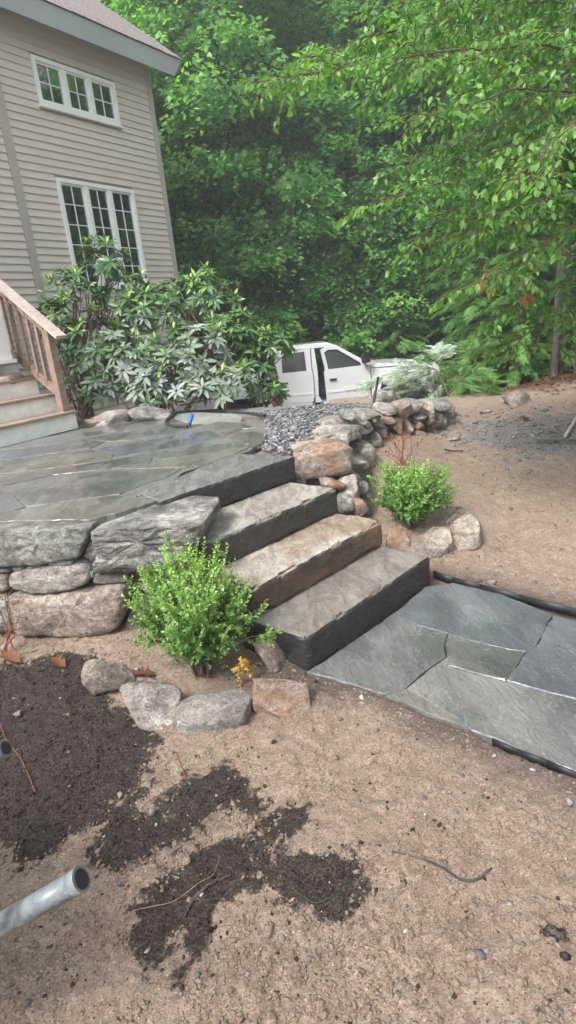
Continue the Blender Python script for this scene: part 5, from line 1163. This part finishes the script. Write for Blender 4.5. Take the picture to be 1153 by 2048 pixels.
rhodo(aty(165, 830, 8.3) * [1, 1, 0] + [0, 0, .6], [lob(205, 520, 8.3, 50, 45), lob(150, 585, 8.2, 60, 45), lob(255, 590, 8.3, 55, 45), lob(115, 660, 8.0, 40, 60), lob(190, 690, 7.9, 75, 70), lob(180, 775, 7.7, 70, 45)],
      'tall rhododendron reaching up in front of the lower house window', 71, dens=.75, dustlim=(.85, 1.9), dustk=.85)
rhodo(aty(310, 820, 8.0) * [1, 1, 0] + [0, 0, .6], [lob(300, 640, 8.3, 75, 60), lob(270, 720, 7.8, 75, 60), lob(345, 745, 7.6, 75, 50), lob(400, 700, 8.0, 60, 60), lob(400, 785, 7.5, 70, 30), lob(290, 790, 7.5, 55, 35)],
      'broad rhododendron with grey dust-coated leaves at the patio edge', 72, dustlim=(1.25, 1.95))
rhodo(aty(440, 810, 8.3) * [1, 1, 0] + [0, 0, .6], [lob(415, 605, 8.8, 65, 60), lob(350, 600, 8.9, 50, 40), lob(455, 680, 8.4, 70, 55), lob(455, 770, 7.7, 60, 38)],
      'rounded rhododendron with green top and whitened lower leaves by the house corner', 73, dens=.8, dustlim=(.95, 1.45))
rhodo(aty(540, 812, 8.4) * [1, 1, 0] + [0, 0, .5], [lob(535, 690, 8.4, 50, 32), lob(510, 735, 8.3, 45, 40), lob(535, 782, 8.2, 38, 24), lob(490, 690, 8.6, 45, 35)],
      'smallest rhododendron, dark green, overlapping the rear of the pickup', 74, dens=.75, dustlim=(-.5, .2), nobj=200)

# ------------------------------------------------------------------ woods
def broadleaf(seed, h, zb, R, nlimb, nleaf, mat, leaf=.13, bare=.0, name='maple_tree', trunk_r=.13):
    r = np.random.default_rng(seed); root = empty(name, (0, 0, 0)); st = MB(); zs = np.linspace(0, h * .96, 10); wob = np.cumsum(r.normal(size=(10, 2)) * .10, 0); wob -= wob[0]
    C = np.c_[wob, zs]; st.tube(C, np.linspace(trunk_r, .025, 10), 8, False); at_ = lambda z: np.array([np.interp(z, zs, wob[:, 0]), np.interp(z, zs, wob[:, 1]), z])
    sp = []
    for i in range(nlimb):
        t = (i + r.random()) / nlimb; z = zb + (h * .97 - zb) * t; prof = R * (1 - max(0, (t - .45) / .55) ** 2 * .75) * (.65 + .35 * min(1, t / .3)) * r.uniform(.75, 1.2)
        a = i * 2.4 + r.normal() * .4; p0 = at_(min(z, h * .95)); d = np.array([math.cos(a), math.sin(a), .35 - .3 * (1 - t) + r.normal() * .12])
        L = prof; pts = [p0 + d * L * s + np.array([0, 0, -.28 * L * s * s]) + r.normal(size=3) * .05 * (s > 0) for s in (0, .33, .66, 1)]
        st.tube(pts, [.045 * (1.1 - t), .03 * (1.1 - t) + .006, .012, .006], 5, False); P = np.array(pts)
        for q in range(int(3 + L * 2.2)):
            s = r.uniform(.3, 1.05) * 2.999; s = min(s, 2.98); k = int(s); c = P[k] + (P[k + 1] - P[k]) * (s - k); side = np.array([-math.sin(a), math.cos(a), 0]) * r.normal() * .38 * L * .5
            c = c + side + [0, 0, r.normal() * .12]; sp.append((c, a + math.atan2(np.dot(side, [-math.sin(a), math.cos(a), 0]), L), r.uniform(.35, .62), t))
    per = max(10, nleaf // len(sp)); n = per * len(sp); C = np.repeat(np.array([s[0] for s in sp]), per, 0); az_ = np.repeat([s[1] for s in sp], per); rs = np.repeat([s[2] for s in sp], per)
    tt = np.repeat(np.clip(.45 + r.normal(size=len(sp)) * .24, 0, 1), per)
    rr = np.sqrt(r.random(n)) * rs; th_ = r.uniform(0, 2 * pi, n); out = np.stack([np.cos(az_), np.sin(az_), 0 * az_], -1); sd2 = np.stack([-np.sin(az_), np.cos(az_), 0 * az_], -1)
    rad_ = out * np.cos(th_)[:, None] * 1.15 + sd2 * np.sin(th_)[:, None]
    P = C + rad_ * rr[:, None]; tl = np.repeat(r.normal(size=len(sp)) * .45, per); P[:, 2] += -.3 * rr ** 2 / rs - (.3 + tl) * np.cos(th_) * rr + tl * .6 * np.sin(th_) * rr + r.normal(size=n) * .12
    A = rad_ + out * .5 + r.normal(size=(n, 3)) * .35 + [0, 0, -.35]; N = np.tile([0, 0, 1.0], (n, 1)) + out * 1.0 + r.normal(size=(n, 3)) * .6
    L = leaf * r.uniform(.7, 1.25, n); link('trunk', st.mesh('trunk', M['bark'], True), root)
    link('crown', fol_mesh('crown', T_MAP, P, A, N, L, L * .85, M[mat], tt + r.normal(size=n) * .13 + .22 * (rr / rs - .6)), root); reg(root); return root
def hemlock(seed, h, zb, R, nlimb, mat, name='hemlock_tree', fl=.155):
    r = np.random.default_rng(seed); root = empty(name, (0, 0, 0)); st = MB(); st.tube([(0, 0, 0), (.05, .03, h * .5), (.02, .0, h)], [.085, .05, .008], 8, False); P, A, N, L, ti = [], [], [], [], []
    for i in range(nlimb):
        t = (i + r.random()) / nlimb; z = zb + (h * .98 - zb) * t; Ln = max(.22, R * (1 - t) ** .8 * r.uniform(.7, 1.2)); a = i * 2.4 + r.normal() * .4; o = np.array([math.cos(a), math.sin(a), 0]); sd_ = np.array([-o[1], o[0], 0])
        ts = np.linspace(0, 1, 7); C = np.array([0, 0, z]) + o * (Ln * ts)[:, None] + np.array([0, 0, 1.0]) * ((.22 * ts - .42 * ts ** 2) * Ln)[:, None] + sd_ * (r.normal() * .12 * Ln * ts ** 2)[:, None]
        st.tube(C, np.linspace(.018, .003, 7), 4, False); k = int(Ln / .022) + 4; tb = r.normal() * .13
        for q in range(k):
            s = .12 + .88 * (q + r.random()) / k; f = s * 6; j = min(5, int(f)); c = C[j] + (C[j + 1] - C[j]) * (f - j); d = unit((C[j + 1] - C[j])[None])[0]
            for sg in (1, -1) if s < .97 else (0,):
                ln = fl * (1.25 - .6 * s) * r.uniform(.7, 1.2) * (.6 + .5 * min(1, Ln)); ax = d * .75 + sd_ * sg * .8 + np.array([0, 0, -.22 + r.normal() * .12])
                P.append(c + [0, 0, r.normal() * .02]); A.append(ax); N.append(np.array([0, 0, 1.0]) + o * .6 + r.normal(size=3) * .25); L.append(ln); ti.append(.42 + tb + .25 * s * (.6 + .4 * t) + r.normal() * .12)
    P, A, N, L, ti = map(np.array, (P, A, N, L, ti)); link('trunk', st.mesh('trunk', M['bark'], True), root)
    link('crown', fol_mesh('crown', T_FROND, P, A, N, L, L * .85, M[mat], ti), root); reg(root); return root
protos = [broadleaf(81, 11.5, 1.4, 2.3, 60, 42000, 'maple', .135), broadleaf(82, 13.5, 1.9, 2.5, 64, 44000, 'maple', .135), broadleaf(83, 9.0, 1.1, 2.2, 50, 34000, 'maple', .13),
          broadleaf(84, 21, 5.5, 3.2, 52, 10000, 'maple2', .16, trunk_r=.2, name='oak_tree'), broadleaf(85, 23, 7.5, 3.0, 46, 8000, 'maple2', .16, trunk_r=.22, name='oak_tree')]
r = np.random.default_rng(90); used = set()
def plant(k, x, y, label, group, cat='tree', s=1.0, zoff=0):
    p = protos[k]; o = p if k not in used else copy_tree(p); used.add(k)
    o.location = (x, y, float(terrain(x, y)) + zoff); o.rotation_euler = (0, 0, r.uniform(0, 2 * pi)); o.scale = (s, s, s); tag(o, label, cat, group); return o
front = [(-5.2, 19.0, 1), (-3.4, 18.0, 0), (-1.7, 18.8, 2), (-.3, 17.6, 1), (1.2, 18.3, 0), (2.7, 17.4, 2), (4.0, 18.4, 1), (5.4, 17.0, 0), (6.6, 15.2, 2), (7.6, 13.4, 0), (8.4, 17.6, 1), (-7.0, 20.5, 0), (9.0, 11.4, 2)]
FL = ['maple hidden mostly by the house corner', 'maple just clear of the house corner and its fascia end', 'short maple behind the rhododendrons', 'maple rising behind the rear of the pickup cab', 'tall maple directly behind the pickup cab roof', 'short maple behind the pickup windshield', 'maple rising behind the pickup hood', 'maple behind the feathery hemlocks', 'short maple right of the hemlock tops', 'maple mostly covered by the hanging beech leaves', 'maple behind the beech leaves near the right edge', 'maple behind the house at the far left', 'small maple at the right end of the front row']
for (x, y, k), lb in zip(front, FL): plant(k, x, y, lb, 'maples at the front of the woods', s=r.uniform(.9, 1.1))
for i in range(13):
    x = -9 + i * 1.75 + r.normal() * .4; plant(int(r.integers(0, 2)), x, 22.5 + r.normal() * .8, 'maple standing in the second row of the woods', 'maples deeper in the woods', s=r.uniform(.92, 1.12) if -6 < x < 5 else r.uniform(1.1, 1.3))
for i in range(13):
    x = -13 + i * 2.5 + r.normal() * .6
    if i in (2, 3, 5, 6): continue
    plant(3 + int(r.integers(0, 2)), x, 28 + r.normal() * 1.5, 'tall oak with a bare grey trunk rising behind the maples', 'tall trees behind the maples', s=r.uniform(.9, 1.1))
for i in range(12):
    x = -19 + i * 3.6 + r.normal() * .6
    if -9 < x < 2: continue
    plant(3 + int(r.integers(0, 2)), x, 37 + r.normal() * 2, 'far oak closing the back of the woods', 'farthest trees of the woods', s=r.uniform(1, 1.2))
for x, y, k in [(17, -9, 1), (17, 2, 3), (12, -18, 4), (0, -24, 3), (22, -12, 1), (14, 8.5, 1), (-9, -24, 4), (-24, -5, 3), (-15, 18, 3), (17, 14, 4), (11.5, 15, 3)]:
    plant(k, x, y, 'tree in the woods beside and behind the viewpoint', 'trees around the yard')
hp = [hemlock(91, 5.6, .35, 1.5, 75, 'hemlock'), hemlock(92, 7.5, 1.2, 1.7, 80, 'hemlock'), hemlock(93, 3.4, .25, 1.25, 55, 'hemlock')]
protos += hp
for x, y, k, lab, s in [(3.7, 10.9, 7, 'small feathery hemlock right of the pickup hood', 1.0), (4.3, 12.9, 5, 'light green hemlock rising behind the pickup hood', 1.0), (4.6, 11.4, 5, 'hemlock standing behind the brown boulder', .95), (5.3, 13.2, 6, 'tallest hemlock at the right of the woods', 1.0),
                        (5.9, 10.6, 6, 'hemlock with bare lower trunk near the right edge', .9), (4.0, 9.9, 7, 'low hemlock whose boughs droop over the sand left of the brown boulder', .85), (6.3, 9.0, 5, 'hemlock cut by the right edge above the rake', 1.0), (3.4, 16.2, 7, 'slim young hemlock between pickup and maples', 1.15), (7.2, 11.8, 6, 'hemlock deep in shade at the right edge', 1)]:
    plant(k, x, y, lab, 'hemlocks at the right of the woods', s=s)
# slim dark trunks in the shade
tm_ = None
for x, y, rr_ in [(4.35, 9.3, .05), (4.55, 9.5, .04), (4.75, 9.35, .055), (2.4, 16.9, .04), (.2, 16.7, .04), (5.6, 12.0, .06), (-.9, 16.9, .05)]:
    mb = MB(); mb.tube([(0, 0, 0), (.04, .0, 2.2), (-.03, .05, 4.5), (.02, 0, 7.5)], [rr_ * 1.2, rr_, rr_ * .8, rr_ * .3], 8, False)
    for q in range(7): a = r.uniform(0, 6.28); z = 1.2 + q * .8; mb.tube([(0, 0, z), (.5 * math.cos(a), .5 * math.sin(a), z + .1), (1.0 * math.cos(a), 1.0 * math.sin(a), z - .02)], [.012, .007, .003], 4, False)
    root = empty('bare_tree', (x, y, float(terrain(x, y)))); tag(root, 'slim dark bare-stemmed tree in the shade of the woods', 'tree', 'slim trunks in the shade'); link('trunk', mb.mesh('trunk', M['bark'], True), root)
# understorey
n = 26000; r = np.random.default_rng(95); cx_ = r.uniform(-9, 11, 420); cy_ = np.where(cx_ > 3.4, r.uniform(9.6, 17, 420), r.uniform(17.2, 21, 420)); i = r.integers(0, 420, n)
P = np.stack([cx_[i] + r.normal(size=n) * .3, cy_[i] + r.normal(size=n) * .3, 0 * cx_[i]], -1); P[:, 2] = terrain(P[:, 0], P[:, 1]) + np.abs(r.normal(size=n)) * .33 * (.5 + r.random(420)[i])
L = r.uniform(.05, .11, n); tag(link('undergrowth', fol_mesh('undergrowth', T_MAP, P, r.normal(size=(n, 3)) * [1, 1, .4], r.normal(size=(n, 3)) * .5 + [0, -.2, 1], L, L * .7, M['grass'], .3 + .5 * r.random(420)[i] + .1 * r.normal(size=n))), 'low leafy undergrowth at the foot of the woods', kind='stuff')
# brown leaf litter
n = 4500; x = r.uniform(2.2, 9, n); y = r.uniform(7.3, 13, n); k = (x + .3 * (y - 8) > 3.0) & (r.random(n) < sstep(7.2, 9, y)); x, y = x[k], y[k]; n = len(x)
tag(link('leaf_litter', fol_mesh('leaf_litter', T_MAP, np.stack([x, y, terrain(x, y) + .012], -1), r.normal(size=(n, 3)) * [1, 1, .2], r.normal(size=(n, 3)) * .35 + [0, 0, 1], r.uniform(.05, .1, n), r.uniform(.03, .07, n), M['deadleaf'], r.random(n) * .5)), 'brown leaf litter on the floor of the woods', kind='stuff')

# cut hemlock boughs
def bough(pts, seed, mat, label, fl=.25, spread_=.5, cat='cut bough', group='cut hemlock boughs'):
    r = np.random.default_rng(seed); C = np.array(pts); ts = np.linspace(0, 1, 14); t0 = np.linspace(0, 1, len(C)); C = np.stack([np.interp(ts, t0, C[:, k]) for k in range(3)], -1); C[:, 2] += .10 * np.sin(ts * pi); base = C[0].copy()
    root = empty('cut_bough', base); tag(root, label, cat, group); st = MB(); st.tube(C - base, np.linspace(.014, .003, 14), 5, False); P, A, N, L, ti = [], [], [], [], []
    Lt = np.linalg.norm(np.diff(C, axis=0), axis=1).sum(); d = unit((C[-1] - C[0])[None])[0]; sd_ = unit(np.cross(d, [0, 0, 1])[None])[0]
    for i in range(int(Lt / .06)):
        s = .12 + .88 * r.random(); f = s * 12.99; j = int(f); c = C[j] + (C[j + 1] - C[j]) * (f - j); sg = 1 if i % 2 else -1; ln = spread_ * (1.1 - .8 * s) * r.uniform(.6, 1.2)
        dr = unit((d * .8 + sd_ * sg * .8 + [0, 0, r.normal() * .25 + .1])[None])[0]; e = c + dr * ln - [0, 0, ln * ln * .5]; st.tube([c - base, (c + e) / 2 + [0, 0, .02] - base, e - base], [.004, .003, .001], 3, False)
        for q in range(int(ln / .05) + 2):
            t = r.random(); p = c + (e - c) * t; s2 = 1 if q % 2 else -1; sd3 = unit(np.cross(dr, [0, 0, 1])[None])[0]
            P.append(p - base); A.append(dr * .8 + sd3 * s2 * .7 + [0, 0, -.25 + r.normal() * .2]); N.append(np.array([0, -.3, 1]) + r.normal(size=3) * .3); L.append(fl * r.uniform(.45, .9)); ti.append(.5 + r.normal() * .2)
    P, A, N, L, ti = map(np.array, (P, A, N, L, ti)); link('stem', st.mesh('stem', M['twig']), root); tag(link('needles', fol_mesh('needles', T_FROND, P, A, N, L, L * .8, M[mat], ti), root), kind='stuff')
bough([aty(850, 800, 8.6), aty(800, 762, 8.8), aty(715, 785, 9.0)], 111, 'palehem', 'whitened cut hemlock bough hanging over the front door of the pickup')
bough([aty(860, 800, 8.4), aty(825, 756, 8.6), aty(740, 768, 8.8)], 112, 'palehem', 'pale dusty hemlock bough across the pickup fender, above the black tool handle')
bough([aty(880, 798, 8.3), aty(865, 750, 8.5), aty(805, 752, 8.7)], 113, 'palehem', 'grey-green cut bough propped against the pickup hood')
bough([aty(900, 795, 8.2), aty(870, 750, 8.4), aty(800, 770, 8.4)], 114, 'palehem', 'pale cut bough low behind the end of the dry stone wall')
bough([aty(870, 790, 8.4), aty(900, 745, 8.6), aty(960, 765, 8.6)], 115, 'hemlock', 'green cut bough lying right of the pale ones')
bough([aty(900, 785, 8.1), aty(950, 750, 8.2), aty(985, 800, 7.9)], 116, 'hemlock', 'green cut bough drooping on to the sand left of the brown boulder')
bough([aty(900, 795, 8.9), aty(880, 722, 9.1), aty(830, 700, 9.3)], 118, 'hemlock', 'green bough standing up behind the pale cut ones')
bough([aty(940, 790, 8.9), aty(930, 715, 9.1), aty(985, 700, 9.3)], 119, 'hemlock', 'green bough standing left of the brown boulder')
bough([aty(870, 795, 8.7), aty(850, 730, 8.9), aty(905, 705, 9.1)], 120, 'palehem', 'tallest pale cut bough right of the pickup hood')
bough([aty(960, 775, 8.6), aty(930, 745, 8.8), aty(860, 752, 8.8)], 117, 'hemlock', 'green cut bough behind the drooping one at the edge of the sand')

# ------------------------------------------------------------------ beech over the right side
def beech():
    r = np.random.default_rng(121); tb = np.array([5.2, 6.0, float(terrain(5.2, 6.0))]); root = empty('beech_tree', tb); tag(root, 'beech tree with long leafy branches hanging over the yard from the right', 'tree')
    tr = MB(); top = tb + [-.1, -.3, 7]; tr.tube([(0, 0, 0), (.03, -.1, 1.8), (-.05, -.2, 3.6), (-.1, -.3, 7)], [.15, .12, .10, .05], 12, False); link('trunk', tr.mesh('trunk', M['bark'], True), root)
    def T(z): return tb + np.array([-.03 * z / 2, -.1 * z / 2, z])
    BR = [(2.4, [(1240, 120, 4.6), (1153, 108, 4.3), (1092, 85, 4.1), (942, 101, 4.0), (857, 106, 3.9), (740, 122, 3.9), (640, 140, 3.8), (556, 158, 3.8)]),
          (2.3, [(1230, 170, 4.4), (1153, 186, 4.0), (1060, 172, 3.9), (980, 190, 3.8), (900, 225, 3.7), (840, 240, 3.6)]),
          (2.9, [(1230, 20, 4.8), (1100, 0, 4.6), (1000, 7, 4.5), (920, 40, 4.4), (820, 60, 4.3), (740, 70, 4.2)]),
          (3.2, [(1240, -60, 4.6), (1120, -50, 4.3), (980, -40, 4.2), (850, -10, 4.1), (760, 20, 4.1)]),
          (1.9, [(1240, 260, 4.4), (1153, 281, 4.1), (1053, 300, 3.9), (935, 345, 3.8), (850, 385, 3.8), (775, 395, 3.7)]),
          (1.6, [(1240, 350, 4.3), (1153, 372, 3.9), (1010, 425, 3.8), (900, 465, 3.8), (830, 500, 3.8)]),
          (1.2, [(1240, 420, 4.1), (1153, 440, 3.7), (1060, 505, 3.6), (985, 555, 3.6), (940, 572, 3.6)]),
          (1.1, [(1240, 520, 4.2), (1153, 545, 3.9), (1060, 600, 3.9), (985, 640, 3.9)]),
          (.9, [(1240, 600, 4.3), (1153, 620, 4.2), (1080, 660, 4.2), (1000, 690, 4.2)]),
          (2.0, [(1240, 200, 3.6), (1153, 240, 3.3), (1090, 290, 3.2), (1040, 350, 3.2)]),
          (2.2, [(1240, 230, 5.2), (1100, 220, 5.0), (980, 250, 5.0), (880, 300, 4.9), (800, 330, 4.9)]),
          (2.6, [(1240, 60, 5.4), (1100, 50, 5.2), (950, 60, 5.2), (820, 90, 5.1), (700, 95, 5.0), (640, 110, 5.0)]),
          (1.4, [(1240, 330, 5.2), (1120, 400, 5.0), (1000, 460, 5.0), (920, 500, 5.0)]),
          (1.7, [(1240, 300, 4.8), (1153, 330, 4.6), (1080, 380, 4.5), (980, 400, 4.5), (880, 430, 4.4)])]
    P, A, N, L, ti = [], [], [], [], []
    def twig(mb, s, d, ln, lvl, tn):
        k = max(3, int(ln / .025)); pts = [s]; dd = d.copy()
        for i in range(k):
            dd = unit((dd + r.normal(size=3) * .07 + [0, 0, -.035])[None])[0]; pts.append(pts[-1] + dd * ln / k)
            side = unit(np.cross(dd, [0, 0, 1])[None])[0] * (1 if i % 2 else -1)
            if i >= (1 if lvl else 2):
                ax = dd * .5 + side * .65 + np.array([0, 0, -.5]) + r.normal(size=3) * .36; nn = side * .4 + np.array([0, -.15, .9]) + dd * .2 + r.normal(size=3) * .38
                P.append(pts[-1] + side * .006 + [0, 0, -.006]); A.append(ax); N.append(nn); L.append(r.uniform(.032, .064)); ti.append(tn + r.normal() * .13)
            if lvl == 0 and i > 1 and r.random() < .28: twig(mb, pts[-1], unit((dd * .7 + side * .7 + [0, 0, r.normal() * .15])[None])[0], ln * r.uniform(.3, .5), 1, tn)
        mb.tube(np.array(pts) - tb, np.linspace(.0028, .001, len(pts)), 4, False)
    for z0, px in BR:
        mb = MB(); B = np.array([T(z0)] + [aty(a, b, c) for a, b, c in px]); t0 = np.r_[0, np.cumsum(np.linalg.norm(np.diff(B, axis=0), axis=1))]; ts = np.linspace(0, t0[-1], 40); C = np.stack([np.interp(ts, t0, B[:, k]) for k in range(3)], -1)
        for _ in range(3): C[1:-1] = (C[:-2] + C[1:-1] * 2 + C[2:]) / 4
        C[1:-1] += r.normal(size=(38, 3)) * .006; mb.tube(C - tb, np.linspace(.02, .002, 40), 7, False); u, v, w = proj(C); tn = .5 + r.normal() * .12; acc = 0; j = 0
        while acc < t0[-1]:
            f = acc / t0[-1]; q = f * 38.99; i = int(q); c = C[i] + (C[i + 1] - C[i]) * (q - i); acc += r.uniform(.024, .052); j += 1
            if u[i] > 1750: continue
            d = unit((C[i + 1] - C[i])[None])[0]; s = unit(np.cross(d, [0, 0, 1])[None])[0] * (1 if j % 2 else -1); ln = (.22 + .33 * (1 - f) ** .5) * r.uniform(.6, 1.15)
            twig(mb, c, unit((d * .75 + s * .65 + [0, 0, .10 + r.normal() * .22])[None])[0], ln, 0, tn + .15 * f)
        twig(mb, C[-1], unit((C[-1] - C[-3])[None])[0], .22, 0, .8); link('branch', mb.mesh('branch', M['twig'], True), root)
    P, A, N, L, ti = map(np.array, (P, A, N, L, ti)); ti = np.clip(ti, 0, 1); pk = pick_big(P, 300, L, r, .6); left = leaf_objects(root, T_OV, P, A, N, L, L * .47, M['beech'], ti, None, pk)
    tag(link('foliage', fol_mesh('foliage', T_OV, P[left] - tb, A[left], N[left], L[left], L[left] * .47, M['beech'], ti[left]), root), kind='stuff'); print('beech', len(P))
    for cx0, cy0, n_ in [(960, 560, 3), (984, 572, 4), (975, 548, 2), (1056, 560, 4), (1056, 590, 5)]:   # dead brown leaves hanging from the low branch
        for q in range(n_):
            p = aty(cx0 + r.normal() * 3, cy0 + r.normal() * 4, 3.6); a = r.normal(size=3) * .25 + [0, 0, -1]
            o = link('dead_leaf', fol_mesh('dead_leaf', T_OV, np.zeros((1, 3)), np.array([a]), np.array([[r.normal() * .5, -1, .2]]), [.07], [.028], M['deadleaf'], np.array([r.uniform(.5, .95)])), root, p - tb); o['label'] = 'brown dead leaf'
beech()
# ------------------------------------------------------------------ damp air
hz = NT('damp_air'); pv = hz.n('ShaderNodeVolumePrincipled'); pv.inputs['Color'].default_value = (.9, .95, 1, 1); pv.inputs['Density'].default_value = .0055; pv.inputs['Anisotropy'].default_value = .2
hz.l(pv.outputs[0], hz.out.inputs['Volume'])
tag(link('haze', MB().box(-160, 160, -80, 270, -8, 45).mesh('haze', hz.m)), 'thin damp haze hanging in the air under the trees', kind='stuff')
